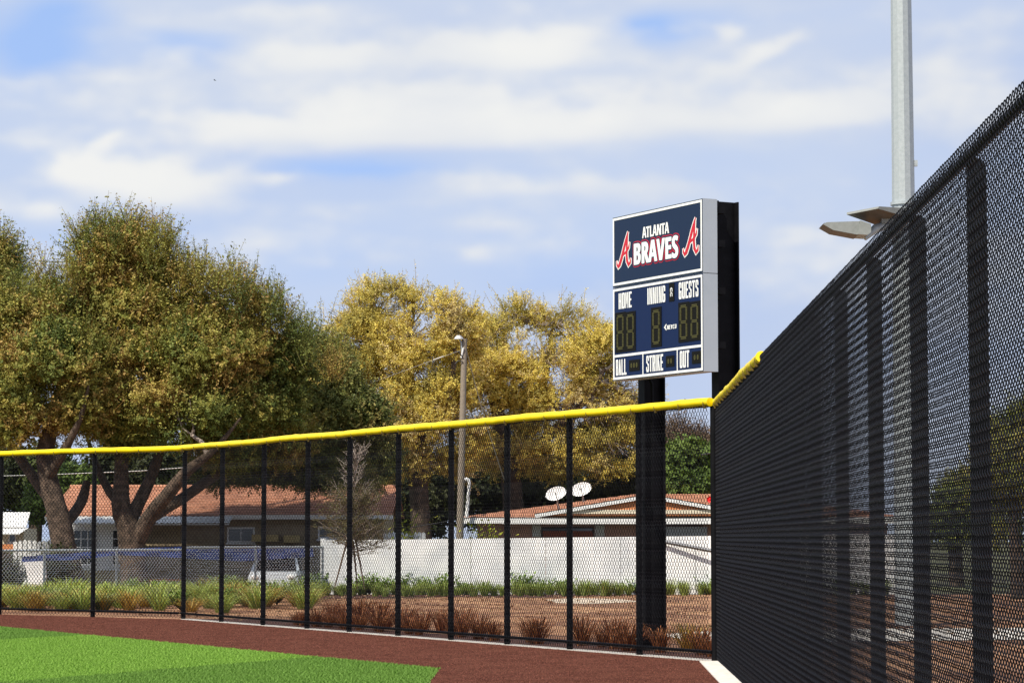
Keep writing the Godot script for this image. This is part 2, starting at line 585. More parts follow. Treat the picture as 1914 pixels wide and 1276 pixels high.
func ground() -> void:
	V1 = gnd(341, 1157)
	C0 = gnd(1340, 1236)
	var far_a := at(5, 1000, 57.0)
	far_a.y = 0
	dA = (V1 - far_a).normalized()
	A0 = V1 - dA * 14.2
	dB = (C0 - V1).normalized()
	nB = dB.cross(Vector3.UP)           # towards the field
	dR = (Vector3(1.98, 0, -5.0) - C0).normalized()
	R0 = C0 + dR * 33.0

	structure("ground", sheet([Vector2(-700, -60), Vector2(700, -60), Vector2(700, 1100), Vector2(-700, 1100)], -0.02), M.lawn)
	# planting bed behind the fence, out to the yard wall
	structure("planting_bed", sheet([A0 + Vector3(-6, 0, -2), V1, C0, R0, Vector3(30, 0, 0), Vector3(30, 0, -78), Vector3(-30, 0, -78)], -0.012), M.dirt)
	# rubber warning track along the three runs, turf inside it
	structure("warning_track", sheet([A0, V1, C0, R0, Vector3(-30, 0, 3), A0 + Vector3(-12, 0, 0)], -0.004), M.track)

	var t1 := gnd(820, 1250)
	var t0 := gnd(0, 1172)
	var t2 := gnd(800, 1276)
	var e := (t1 - t0).normalized()
	var v0 := t0 - e * 1.0
	var turf := PackedVector2Array()
	for q in [t1, v0, v0 - dA * 14.0, Vector3(-29, 0, 2), t1 + (t2 - t1).normalized() * 34.0]:
		turf.append(Vector2(q.x, -q.z))
	# mown bands: parallel strips
	var la := gnd(0, 1197)
	var lb := gnd(614, 1227)
	var dir := (gnd(195, 1184) - la)
	dir = (dir.normalized() + (lb - gnd(82, 1264)).normalized()).normalized()
	var d2 := Vector2(dir.x, -dir.z)
	var n2 := Vector2(d2.y, -d2.x)
	var pa := Vector2(la.x, -la.z).dot(n2)
	var pb := Vector2(lb.x, -lb.z).dot(n2)
	var wd := pb - pa
	var k := 0
	for i in range(-3, 5):
		var s0 := pa + wd * i
		var strip := PackedVector2Array([n2 * s0 - d2 * 80, n2 * (s0 + wd) - d2 * 80, n2 * (s0 + wd) + d2 * 80, n2 * s0 + d2 * 80])
		for poly in Geometry2D.intersect_polygons(turf, strip):
			structure("turf", sheet(Array(poly), 0.004), M.turf if posmod(i, 2) == 0 else M.turf_dark)
			k += 1

	# standing fibres of the turf and loose crumbs of the track, as far as the camera sees them
	var r := RandomNumberGenerator.new()
	r.seed = 91
	var tuft := Buf.new()
	for i in 6:
		var a := r.randf() * TAU
		var o := Vector3(r.randf_range(-0.03, 0.03), 0, r.randf_range(-0.03, 0.03))
		var sd := Vector3(cos(a), 0, sin(a)) * 0.006
		tuft.tri(o - sd, o + sd, o + Vector3(r.randf_range(-0.025, 0.025), r.randf_range(0.018, 0.032), r.randf_range(-0.02, 0.02)))
	var crumb := Buf.new()
	crumb.tri(Vector3(-0.012, 0, 0.008), Vector3(0.012, 0, 0.008), Vector3(0, 0.014, 0))
	crumb.tri(Vector3(0.012, 0, 0.008), Vector3(0, 0, -0.012), Vector3(0, 0.014, 0))
	crumb.tri(Vector3(0, 0, -0.012), Vector3(-0.012, 0, 0.008), Vector3(0, 0.014, 0))
	var tx := []
	var tc := []
	var kx := []
	var kc := []
	var rim := PackedVector2Array()
	for q in [A0, V1, C0, R0, Vector3(-30, 0, 3), A0 + Vector3(-12, 0, 0)]:
		rim.append(Vector2(q.x, -q.z))
	for i in 370000:
		var p := Vector2(r.randf_range(-13.5, 4.0), r.randf_range(27.5, 58.0))
		if absf(p.x) > p.y * 0.24:
			continue
		var sc := r.randf_range(0.6, 1.3)
		var bs := Basis(Vector3.UP, r.randf() * TAU).scaled(Vector3.ONE * sc)
		if Geometry2D.is_point_in_polygon(p, turf):
			if tx.size() < 110000:
				var band := posmod(int(floor((p.dot(n2) - pa) / wd)), 2)
				var v := r.randf_range(0.86, 1.15)
				tx.append(Transform3D(bs, Vector3(p.x, 0.003, -p.y)))
				tc.append(Color(0.20 * v, 0.35 * v, 0.058 * v) if band == 0 else Color(0.140 * v, 0.258 * v, 0.048 * v))
		elif kx.size() < 90000 and Geometry2D.is_point_in_polygon(p, rim):
			var v := r.randf_range(0.35, 1.8)
			kx.append(Transform3D(bs.scaled(Vector3.ONE * 0.7), Vector3(p.x, -0.006, -p.y)))
			kc.append(Color(0.105 * v, 0.040 * v, 0.030 * v))
	multi("turf_fibres", tuft.mesh(true), M.blade, tx, tc, self)
	multi("rubber_crumbs", crumb.mesh(true), M.crumb, kx, kc, self)

	# concrete mow strip under the fence
	var kb := Buf.new()
	for run in [[V1, C0, 0.05], [C0, R0, 0.24]]:
		var d: Vector3 = (run[1] - run[0]).normalized()
		var nn := d.cross(Vector3.UP)
		var ln: float = (run[1] - run[0]).length()
		kb.box((run[0] + run[1]) * 0.5 + nn * (run[2] * 0.5 - 0.08) + Vector3(0, -0.03, 0), Vector3(ln, 0.08 + 0.004 * run[2], run[2] + 0.16), Basis(d, Vector3.UP, nn))
	structure("kerb_strip", kb, M.concrete)

	# mulch along the outside of the fence and along the wall
	var o := -nB
	structure("mulch_bed", sheet([V1 + o * 0.1, C0 + o * 0.1, C0 + o * 1.5 - dB * 0.2, C0 - dB * 3.2 + o * 1.1, C0 - dB * 7.0 + o * 1.5, C0 - dB * 12.0 + o * 1.1, V1 + o * 1.4], -0.004), M.mulch)
	structure("mulch_bed", sheet([gnd(560, 1120), gnd(800, 1114), gnd(1000, 1116), gnd(1240, 1110), gnd(1750, 1112), Vector3(14, 0, -77.6), Vector3(-6, 0, -77.6)], -0.004), M.mulch)
	structure("sand_patch", sheet([gnd(1020, 1120), gnd(1080, 1117), gnd(1160, 1119), gnd(1200, 1124), gnd(1100, 1128), gnd(1040, 1126)], -0.003), M.sand)
	structure("sand_patch", sheet([gnd(1130, 1188), gnd(1185, 1184), gnd(1200, 1196), gnd(1150, 1200)], -0.002), M.sand)
	structure("path", sheet([gnd(1225, 1186), gnd(1300, 1180), gnd(1420, 1176), Vector3(18, 0, -50.0), Vector3(18, 0, -45.5), gnd(1420, 1200), gnd(1300, 1197)], 0.0), M.concrete)


# ------------------------------------------------------------------ chain link
# one flattened spiral of wire, upright from y0 to y0 + h
func spiral(b: Buf, x0: float, y0: float, half: int, pitch: float, amp: float, thick: float, r: float, steps: int, sides: int, shift: int) -> void:
	var pts := []
	var rad := []
	var nn := half * steps
	for i in nn + 1:
		var a := PI * i / steps + PI * shift
		var x := amp * clampf(1.35 * cos(a), -1.0, 1.0)
		pts.append(Vector3(x0 + x, y0 + pitch * i / steps, thick * sin(a)))
		rad.append(r)
	b.tube(pts, rad, sides, false, sides > 3)


func fabric(width: float, y0: float, y1: float, half_pitch: float, rise: float, thick: float, r: float, steps: int, sides: int) -> ArrayMesh:
	var b := Buf.new()
	var cnt := int(round(width / half_pitch / 2.0)) * 2
	var st := width / cnt
	var half := int((y1 - y0) / rise)
	var jr := RandomNumberGenerator.new()
	jr.seed = cnt
	for i in cnt:
		spiral(b, (i + 0.5) * st + jr.randf_range(-0.0018, 0.0018), y0 + jr.randf_range(-0.003, 0.003), half, rise, st * 0.5 + r * 0.9, thick, r, steps, sides, i % 2)
	return b.mesh()


func fence_run(called: String, label: String, origin: Vector3, d: Vector3, posts: Array, top: float, cap_from: float, cap_to: float, fab: ArrayMesh, fab_w: float, post_r: float) -> Node3D:
	var nn := d.cross(Vector3.UP)
	var t := thing(called, label, "fence", origin, Basis(d, Vector3.UP, nn))
	var ln: float = posts[posts.size() - 1]
	for x in posts:
		if x == ln and called == "outfield_fence" and d == dA: continue
		var b := Buf.new()
		b.tube([Vector3(x, -0.05, 0), Vector3(x, top - 0.10, 0), Vector3(x, top - 0.075, 0), Vector3(x, top - 0.06, 0)], [post_r, post_r, post_r * 0.8, post_r * 0.3], 14)
		part("post", b, M.black_steel, t)
	var rb := Buf.new()
	rb.rod(Vector3(posts[0], top - 0.075, post_r + 0.012), Vector3(ln, top - 0.075, post_r + 0.012), 0.026, 8)
	part("top_rail", rb, M.black_steel, t)
	rb = Buf.new()
	rb.rod(Vector3(posts[0], 0.13, post_r + 0.010), Vector3(ln, 0.13, post_r + 0.010), 0.024, 8)
	part("bottom_rail", rb, M.black_steel, t)
	for i in posts.size() - 1:
		var w: float = posts[i + 1] - posts[i]
		var o := stuff("chain_link", fab, M.wire, t)
		o.position = Vector3(posts[i], 0, post_r + 0.045)
		o.scale = Vector3(w / fab_w, 1, 1)
	if cap_to > cap_from:
		var b := Buf.new()
		var ties := Buf.new()
		var x := cap_from
		var pts := []
		var rad := []
		var k := 0
		while x < cap_to - 0.02:
			pts.append(Vector3(x, top - 0.03 + rng.randf_range(-0.004, 0.004) + 0.006 * sin(x * 1.3), post_r + 0.03 + rng.randf_range(-0.004, 0.004)))
			rad.append((0.061 if k % 14 > 0 else 0.067) + rng.randf_range(-0.003, 0.003))
			if k % 3 == 1:
				var p := Vector3(x, top - 0.095, post_r + 0.06)
				ties.box(p, Vector3(0.022, 0.05, 0.03))
				ties.box(Vector3(x, top - 0.06, post_r + 0.03 + 0.055), Vector3(0.012, 0.07, 0.012))
			x += 0.22
			k += 1
		pts.append(Vector3(cap_to, top - 0.03, post_r + 0.03)); rad.append(0.062)
		b.tube(pts, rad, 14)
		part("yellow_cap", b, M.yellow, t)
		stuff("cap_ties", ties, M.tie, t)
	return t


func fences() -> void:
	var hp := 0.037
	var rise := 0.053
	var far_fab := fabric(2.07, 0.025, 3.64, hp, rise, 0.006, 0.0039, 4, 3)
	var near_fab := fabric(2.2, 0.025, 3.68, hp, rise, 0.0064, 0.0031, 8, 5)
	# run A, left of the bend
	var la := (V1 - A0).length()
	var pa := []
	for x in [la - 13.9, la - 11.2, la - 8.5, la - 5.72, la - 2.72, la - 0.06]:
		pa.append(x)
	fence_run("outfield_fence", "left run of black yellow-topped chain-link fence, before the two leaning oaks", A0, dA, pa, 3.655, 0.2, la - 0.02, far_fab, 2.07, 0.052)
	# run B, to the corner by the scoreboard
	var lb := (C0 - V1).length()
	var pb := [0.03]
	for f in [0.1055, 0.2117, 0.3153, 0.4075, 0.5064, 0.6053, 0.7017, 0.8002, 0.9, 0.998]:
		pb.append(lb * f)
	fence_run("outfield_fence", "long black yellow-topped chain-link fence run passing before the scoreboard", V1, dB, pb, 3.655, 0.0, lb, far_fab, 2.07, 0.05)
	# run R, along the right of the picture
	var pr := [0.04]
	var x0 := 35.0 - 34.45 + 0.25
	for i in 14:
		pr.append(x0 + 0.25 + 2.2 * (i + 0) + 0.0)
	pr[1] = pr[2] - 2.2
	if pr[1] < 0.3:
		pr.remove_at(1)
	fence_run("sideline_fence", "tall black chain-link fence closest to the camera, only its far end capped yellow", C0 - dR.cross(Vector3.UP) * 0.10, dR, pr, 3.645, 0.0, 9.05, near_fab, 2.2, 0.050)


# ------------------------------------------------------------------ lettering
const GLYPHS := {   # boxes [x0, y0, x1, y1] and slanted quads in a unit cell, heavy uprights
	"H": [[0, 0, .36, 1], [.64, 0, 1, 1], [.36, .44, .64, .57]],
	"O": [[0, .06, .36, .94], [.64, .06, 1, .94], [.10, 0, .90, .12], [.10, .88, .90, 1]],
	"M": [[0, 0, .25, 1], [.75, 0, 1, 1], [[.22, 1], [.34, 1], [.56, .25], [.44, .25]], [[.66, 1], [.78, 1], [.56, .25], [.44, .25]]],
	"E": [[0, 0, .40, 1], [.40, 0, 1, .14], [.40, .86, 1, 1], [.40, .44, .86, .57]],
	"I": [[.08, 0, .86, 1]],
	"N": [[0, 0, .30, 1], [.70, 0, 1, 1], [[.26, 1], [.40, 1], [.74, 0], [.60, 0]]],
	"G": [[0, .06, .36, .94], [.64, .06, 1, .45], [.64, .66, 1, .94], [.10, 0, .90, .12], [.10, .88, .90, 1], [.5, .38, 1, .50]],
	"U": [[0, .06, .36, 1], [.64, .06, 1, 1], [.10, 0, .90, .13]],
	"S": [[0, .55, .36, .94], [.64, .06, 1, .50], [.10, 0, .90, .13], [.10, .87, .90, 1], [0, .08, .34, .32], [.66, .68, 1, .92], [[.02, .66], [.34, .66], [.98, .38], [.66, .38]]],
	"T": [[.31, 0, .69, 1], [0, .86, 1, 1]],
	"B": [[0, 0, .38, 1], [.30, 0, .92, .13], [.30, .87, .92, 1], [.30, .44, .88, .57], [.64, .06, 1, .47], [.64, .54, 1, .94]],
	"A": [[[0, 0], [.34, 0], [.66, 1], [.34, 1]], [[.66, 0], [1, 0], [.66, 1], [.34, 1]], [.25, .24, .75, .36]],
	"L": [[0, 0, .40, 1], [.40, 0, 1, .14]],
	"R": [[0, 0, .38, 1], [.30, .87, .92, 1], [.30, .42, .88, .55], [.64, .50, 1, .94], [[.45, .46], [.78, .46], [1, 0], [.66, 0]]],
	"K": [[0, 0, .38, 1], [[.30, .42], [.52, .62], [1, 1], [.62, 1]], [[.34, .60], [.60, .66], [1, 0], [.62, 0]]],
	"V": [[[0, 1], [.36, 1], [.66, 0], [.36, 0]], [[.64, 1], [1, 1], [.64, 0], [.34, 0]]],
	"C": [[0, .06, .36, .94], [.10, 0, 1, .14], [.10, .86, 1, 1]],
}


func letters(b: Buf, text: String, x0: float, x1: float, y0: float, y1: float, z: float, lean := 0.0) -> void:
	var wsum := 0.0
	var gap := 0.26
	for ch in text:
		wsum += (0.5 if ch == "I" else 1.0) + gap
	wsum -= gap
	var u := (x1 - x0) / wsum
	var x := x0
	var h := y1 - y0
	var k := 0
	for ch in text:
		var w := u * (0.5 if ch == "I" else 1.0)
		for g in GLYPHS[ch]:
			k += 1
			var zz := z + 0.00025 * (k % 9)
			var q := []
			if g[0] is Array:
				for p in g: q.append(Vector2(p[0], p[1]))
			else:
				q = [Vector2(g[0], g[1]), Vector2(g[2], g[1]), Vector2(g[2], g[3]), Vector2(g[0], g[3])]
			var poly := PackedVector2Array()
			for p in q: poly.append(Vector2(x + p.x * w + lean * p.y * h, y0 + p.y * h))
			b.prism(poly, Vector3(0, 0, zz), Vector3.RIGHT, Vector3.UP, 0.003 + zz - z)
		x += w + u * gap


func text_into(st: SurfaceTool, tm: Mesh, x0: float, x1: float, y0: float, y1: float, z: float, dx := 0.0, dy := 0.0) -> void:
	var bb := tm.get_aabb()
	var sx := (x1 - x0) / bb.size.x
	var sy := (y1 - y0) / bb.size.y
	var b := Basis().scaled(Vector3(sx, sy, 1))
	st.append_from(tm, 0, Transform3D(b, Vector3(x0 + dx - bb.position.x * sx, y0 + dy - bb.position.y * sy, z - bb.position.z - bb.size.z)))


func frame(b: Buf, x0: float, x1: float, y0: float, y1: float, w: float, z: float) -> void:
	b.span(Vector3(x0, y0, z - 0.004), Vector3(x1, y0 + w, z))
	b.span(Vector3(x0, y1 - w, z - 0.004), Vector3(x1, y1, z))
	b.span(Vector3(x0, y0 + w, z - 0.004), Vector3(x0 + w, y1 - w, z))
	b.span(Vector3(x1 - w, y0 + w, z - 0.004), Vector3(x1, y1 - w, z))


func scoreboard() -> void:
	var L := at(1147.5, 1000, 39.0)
	L.y = 0
	var t := thing("scoreboard", "tall navy electronic baseball scoreboard on two black steel columns behind the fence corner", "scoreboard", L, Basis(dB, Vector3.UP, nB))
	var W := 2.6
	var B0 := 4.15      # underside of the board
	var TH := 0.25
	# columns: wide-flange beams
	for a in [0.16, 2.27]:
		var b := Buf.new()
		var zc := -0.60
		b.span(Vector3(a - 0.095, -0.1, zc + 0.165), Vector3(a + 0.095, 6.72, zc + 0.19))
		b.span(Vector3(a - 0.095, -0.1, zc - 0.19), Vector3(a + 0.095, 6.72, zc - 0.165))
		b.span(Vector3(a - 0.009, -0.1, zc - 0.165), Vector3(a + 0.009, 6.72, zc + 0.165))
		b.box(Vector3(a, 0.01, zc), Vector3(0.34, 0.03, 0.5))
		part("column", b, M.black_steel, t)
	var cd := Buf.new()
	cd.tube([Vector3(0.30, 0.0, -0.52), Vector3(0.30, 4.1, -0.52), Vector3(0.30, 4.3, -0.40)], [0.022, 0.022, 0.022], 8)
	part("conduit", cd, M.black_steel, t)
	var br := Buf.new()
	for y in [4.5, 5.3, 6.0, 6.5]:
		br.span(Vector3(0.02, y, -TH - 0.15), Vector3(W - 0.02, y + 0.1, -TH - 0.03))
	part("mounting_rail", br, M.black_steel, t)
	# cabinets
	var cab := Buf.new()
	cab.span(Vector3(0, B0, -TH), Vector3(W, B0 + 1.442, 0))
	var lower := part("cabinet", cab, M.alu, t)
	cab = Buf.new()
	cab.span(Vector3(0, B0 + 1.452, -TH), Vector3(W, B0 + 2.55, 0))
	var upper := part("cabinet", cab, M.alu, t)
	var fb := Buf.new()
	fb.span(Vector3(0.004, B0 + 0.004, -0.002), Vector3(W - 0.004, B0 + 1.440, 0.004))
	part("face_panel", fb, M.navy, lower)
	fb = Buf.new()
	fb.span(Vector3(0.004, B0 + 1.454, -0.002), Vector3(W - 0.004, B0 + 2.546, 0.004))
	part("face_panel", fb, M.navy_top, upper)
	# white borders
	var wb := Buf.new()
	frame(wb, 0.014, W - 0.014, B0 + 1.478, B0 + 2.532, 0.036, 0.010)
	part("border", wb, M.board_white, upper)
	wb = Buf.new()
	frame(wb, 0.014, W - 0.014, B0 + 0.014, B0 + 1.424, 0.036, 0.010)
	wb.span(Vector3(0.05, B0 + 0.36, 0.006), Vector3(W - 0.05, B0 + 0.396, 0.010))
	wb.span(Vector3(0.890, B0 + 0.05, 0.006), Vector3(0.912, B0 + 0.36, 0.010))
	wb.span(Vector3(1.874, B0 + 0.05, 0.006), Vector3(1.896, B0 + 0.36, 0.010))
	part("border", wb, M.board_white, lower)
	# team name
	var font := SystemFont.new()
	font.font_names = PackedStringArray(["Droid Sans"])
	font.font_weight = 700
	var tm := TextMesh.new()
	tm.text = "ATLANTA"; tm.font = font; tm.font_size = 64; tm.pixel_size = 0.01; tm.depth = 0.004; tm.curve_step = 2.0
	var st := SurfaceTool.new()
	text_into(st, tm, 0.90, 1.665, B0 + 2.133, B0 + 2.303, 0.0125)
	text_into(st, tm, 0.906, 1.671, B0 + 2.133, B0 + 2.303, 0.0122)
	part("lettering", st.commit(), M.board_white, upper)
	var tb := TextMesh.new()
	tb.text = "BRAVES"; tb.font = font; tb.font_size = 64; tb.pixel_size = 0.01; tb.depth = 0.004; tb.curve_step = 2.0
	st = SurfaceTool.new()
	for i in 12:
		text_into(st, tb, 0.66, 1.92, B0 + 1.745, B0 + 2.075, 0.0070 + 0.0001 * i, 0.044 * cos(TAU * i / 12), 0.040 * sin(TAU * i / 12))
	part("lettering_outline", st.commit(), M.red, upper)
	st = SurfaceTool.new()
	for i in 12:
		text_into(st, tb, 0.66, 1.92, B0 + 1.745, B0 + 2.075, 0.0090 + 0.0001 * i, 0.031 * cos(TAU * i / 12), 0.028 * sin(TAU * i / 12))
	part("lettering_gap", st.commit(), M.navy_top, upper)
	st = SurfaceTool.new()
	for i in 6:
		text_into(st, tb, 0.66, 1.92, B0 + 1.745, B0 + 2.075, 0.0115 + 0.0001 * i, 0.012 * cos(TAU * i / 6), 0.006 * sin(TAU * i / 6))
	part("lettering", st.commit(), M.board_white, upper)
	# script letter emblem, twice
	for off in [-1.935, 0.0]:
		for layer in 2:
			var lb := Buf.new()
			var ex := 0.040 if layer == 0 else 0.0
			var z := 0.0065 if layer == 0 else 0.0095
			var strokes := [
				[[2.412, 2.285, .030], [2.37, 2.20, .068], [2.310, 2.09, .078], [2.258, 1.98, .080], [2.205, 1.88, .085], [2.150, 1.795, .090], [2.105, 1.765, .075], [2.075, 1.80, .050], [2.062, 1.865, .016]],
				[[2.405, 2.27, .02], [2.380, 2.17, .060], [2.372, 2.05, .068], [2.365, 1.93, .070], [2.378, 1.83, .078], [2.425, 1.765, .078], [2.470, 1.80, .060], [2.490, 1.87, .016]],
				[[2.19, 1.895, .018], [2.28, 1.945, .045], [2.37, 1.985, .058], [2.43, 2.04, .050], [2.455, 2.12, .014]]]
			var k := 0
			for s in strokes:
				var pts := []
				for q in s:
					pts.append(Vector3(q[0] + off, q[1] + B0, q[2] * 0.80 + ex))
				lb.ribbon(pts, z + 0.0004 * k)
				k += 1
			part("emblem_outline" if layer == 0 else "emblem", lb, M.board_white if layer == 0 else M.red, upper)
	# captions
	for q in [["HOME", 0.185, 0.572, 1.103, 1.348], ["INNING", 1.037, 1.552, 1.104, 1.354], ["GUESTS", 1.938, 2.477, 1.110, 1.360], ["BALL", 0.097, 0.411, 0.076, 0.322], ["STRIKE", 1.001, 1.481, 0.078, 0.326], ["OUT", 1.957, 2.215, 0.083, 0.336]]:
		var b := Buf.new()
		letters(b, q[0], q[1], q[2], B0 + q[3], B0 + q[4], 0.0085)
		part("caption", b, M.board_white, lower)
	# maker's mark
	var nv := Buf.new()
	var ny := B0 + 0.685
	nv.ribbon([Vector3(1.585, ny + 0.08, .022), Vector3(1.525, ny + 0.037, .024), Vector3(1.585, ny - 0.006, .022)], 0.0085)
	nv.ribbon([Vector3(1.572, ny + 0.06, .012), Vector3(1.548, ny + 0.037, .014), Vector3(1.572, ny + 0.014, .012)], 0.0089)
	letters(nv, "N", 1.60, 1.645, ny, ny + 0.062, 0.0085, 0.08)
	letters(nv, "EVCO", 1.652, 1.862, ny, ny + 0.062, 0.0085, 0.08)
	part("maker_mark", nv, M.board_white, lower)
	# digit windows
	var digits := [[0.085, 0.385, 0.432, 1.052], [0.385, 0.690, 0.432, 1.040], [1.146, 1.445, 0.445, 1.045], [1.925, 2.222, 0.465, 1.058], [2.226, 2.524, 0.465, 1.045]]
	var dot := BoxMesh.new()
	dot.size = Vector3(0.014, 0.014, 0.006)
	for q in digits:
		var b := Buf.new()
		b.span(Vector3(q[0], B0 + q[2], 0.004), Vector3(q[1], B0 + q[3], 0.012))
		var box := part("digit_window", b, M.led_box, lower)
		var xa: float = q[0] + 0.055
		var xb: float = q[1] - 0.055
		var ya: float = B0 + q[2] + 0.05
		var yb: float = B0 + q[3] - 0.05
		var ym := (ya + yb) * 0.5
		var xf := []
		for row in 2:
			var o := 0.024 * row
			var nx := 8
			for i in nx:
				var x := lerpf(xa + 0.03, xb - 0.03, i / (nx - 1.0))
				xf.append(Vector3(x, ya + o, 0)); xf.append(Vector3(x, yb - o, 0)); xf.append(Vector3(x, ym - 0.012 + o, 0))
			for i in 10:
				var f := i / 9.0
				for x in [xa + o, xb - o]:
					xf.append(Vector3(x, lerpf(ya + 0.035, ym - 0.035, f), 0)); xf.append(Vector3(x, lerpf(ym + 0.035, yb - 0.035, f), 0))
		var tr := []
		for p in xf:
			tr.append(Transform3D(Basis(), p + Vector3(0, 0, 0.0145)))
		multi("led_dots", dot, M.led, tr, [], box)
	# extra inning lamp panel and the lamps of ball, strike and out
	var sb := Buf.new()
	sb.span(Vector3(1.665, B0 + 1.10, 0.004), Vector3(1.81, B0 + 1.37, 0.012))
	var ib := part("inning_panel", sb, M.led_box, lower)
	var ab := Buf.new()
	for q in [1.265, 1.195]:
		ab.ribbon([Vector3(1.712, B0 + q - 0.025, .016), Vector3(1.712, B0 + q + 0.02, .018), Vector3(1.735, B0 + q + 0.034, .018), Vector3(1.758, B0 + q + 0.02, .018), Vector3(1.758, B0 + q - 0.025, .016)], 0.0145)
	part("mark", ab, M.board_white, ib)
	for q in [[0.493, 0.806, 0.12, 0.291, 3], [1.568, 1.799, 0.124, 0.287, 2], [2.295, 2.545, 0.127, 0.306, 2]]:
		var b := Buf.new()
		b.span(Vector3(q[0], B0 + q[2], 0.004), Vector3(q[1], B0 + q[3], 0.012))
		var box := part("lamp_window", b, M.led_box, lower)
		for i in q[4]:
			var lampb := Buf.new()
			var cx: float = lerpf(q[0], q[1], (i + 1.0) / (q[4] + 1.0))
			var cy: float = B0 + (q[2] + q[3]) * 0.5
			for k in 10:
				var a := TAU * k / 10
				lampb.box(Vector3(cx + 0.016 * cos(a), cy + 0.030 * sin(a), 0.0145), Vector3(0.012, 0.013, 0.006))
			lampb.box(Vector3(cx, cy, 0.0145), Vector3(0.014, 0.014, 0.006))
			part("count_lamp", lampb, M.led, box)


# ------------------------------------------------------------------ field light
func light_pole() -> void:
	var base := at(1697, 1000, 50.0)
	base.y = 0
	var t := thing("light_pole", "tall galvanised steel field light pole rising behind the sideline fence", "light pole", base)
	var b := Buf.new()
	var pts := []
	var rad := []
	for h in [0.0, 8.0, 12.5, 18.0, 24.0]:
		pts.append(Vector3(0, h, 0)); rad.append(0.272 - 0.0050 * h)
	b.tube(pts, rad, 12, true, false)
	var shaft := part("shaft", b, M.galv, t)
	b = Buf.new()
	b.tube([Vector3(0, 8.36, 0), Vector3(0, 8.42, 0)], [0.262, 0.262], 24)
	part("band", b, M.galv, shaft)
	b = Buf.new()
	b.box(Vector3(0.235, 9.2, 0.05), Vector3(0.09, 0.12, 0.08))
	part("lug", b, M.galv, shaft)
	# upper floodlight: a folded visor seen from below
	var k := func(x: float, y: float, d: float) -> Vector3: return at(1500 + x / 7.36, 330 + y / 7.36, d) - base
	var f := Buf.new()
	var lo := [k.call(613, 524, 49.45), k.call(1040, 440, 49.1), k.call(1420, 545, 49.5), k.call(1030, 672, 50.0)]
	var up := []
	for p in lo: up.append(p + Vector3(0, 0.045, 0))
	up[1] += Vector3(0.03, 0.0, 0); up[2] += Vector3(0.0, 0.12, 0.0)
	f.quad(up[0], up[1], up[2], up[3])
	for i in 4:
		var j := (i + 1) % 4
		f.quad(lo[i], lo[j], up[j], up[i])
		f.quad(up[i], up[j], lo[j], lo[i])
	var fl := part("floodlight", f, M.fixture, t)
	f = Buf.new()
	f.quad(lo[3] + Vector3(0, 0.004, 0), lo[2] + Vector3(0, 0.004, 0), lo[1] + Vector3(0, 0.004, 0), lo[0] + Vector3(0, 0.004, 0))
	part("shaded_underside", f, M.fixture_shaded, fl)  # underside of the visor, painted dark as if in shade
	f = Buf.new()
	f.box(k.call(1240, 560, 49.9), Vector3(0.5, 0.28, 0.5))
	part("housing", f, M.fixture, fl)
	# lower floodlight: wedge visor and boxed housing
	var prof := PackedVector2Array()
	var o: Vector3 = k.call(285, 640, 49.3)
	for q in [[285, 652], [340, 626], [790, 612], [770, 800], [430, 735]]:
		var p: Vector3 = k.call(q[0], q[1], 49.3) - o
		prof.append(Vector2(p.x, p.y))
	f = Buf.new()
	f.prism(prof, o, Vector3.RIGHT, Vector3.UP, 0.05)
	f.prism(prof, o + Vector3(0, 0, -0.65), Vector3.RIGHT, Vector3.UP, 0.05)
	var pa: Vector3 = k.call(300, 638, 49.3)
	var pb: Vector3 = k.call(790, 612, 49.3)
	f.quad(pa, pb, pb + Vector3(0, 0, -0.7), pa + Vector3(0, 0, -0.7))
	var fl2 := part("floodlight", f, M.fixture, t)
	f = Buf.new()
	var pc: Vector3 = k.call(430, 737, 49.3)
	var pe: Vector3 = k.call(290, 654, 49.3)
	var pd: Vector3 = k.call(770, 802, 49.3)
	f.quad(pc + Vector3(0, 0, -0.69), pd + Vector3(0, 0, -0.69), pd, pc)
	f.quad(pe + Vector3(0, 0, -0.69), pc + Vector3(0, 0, -0.69), pc, pe)
	part("shaded_underside", f, M.fixture_shaded, fl2)  # lower faces of the wedge, shade painted in by the darker material
	f = Buf.new()
	prof = PackedVector2Array()
	for q in [[800, 600], [950, 650], [950, 760], [905, 800], [765, 790]]:
		var p: Vector3 = k.call(q[0], q[1], 49.25) - o
		prof.append(Vector2(p.x, p.y))
	f.prism(prof, o + Vector3(0, 0, 0.04), Vector3.RIGHT, Vector3.UP, 0.7)
	part("housing", f, M.fixture, fl2)
	f = Buf.new()
	f.tube([k.call(860, 850, 49.6), k.call(1000, 720, 49.7), k.call(1300, 620, 49.9), Vector3(0, 8.2, 0)], [0.05, 0.09, 0.09, 0.09], 8)
	part("bracket", f, M.galv, t)


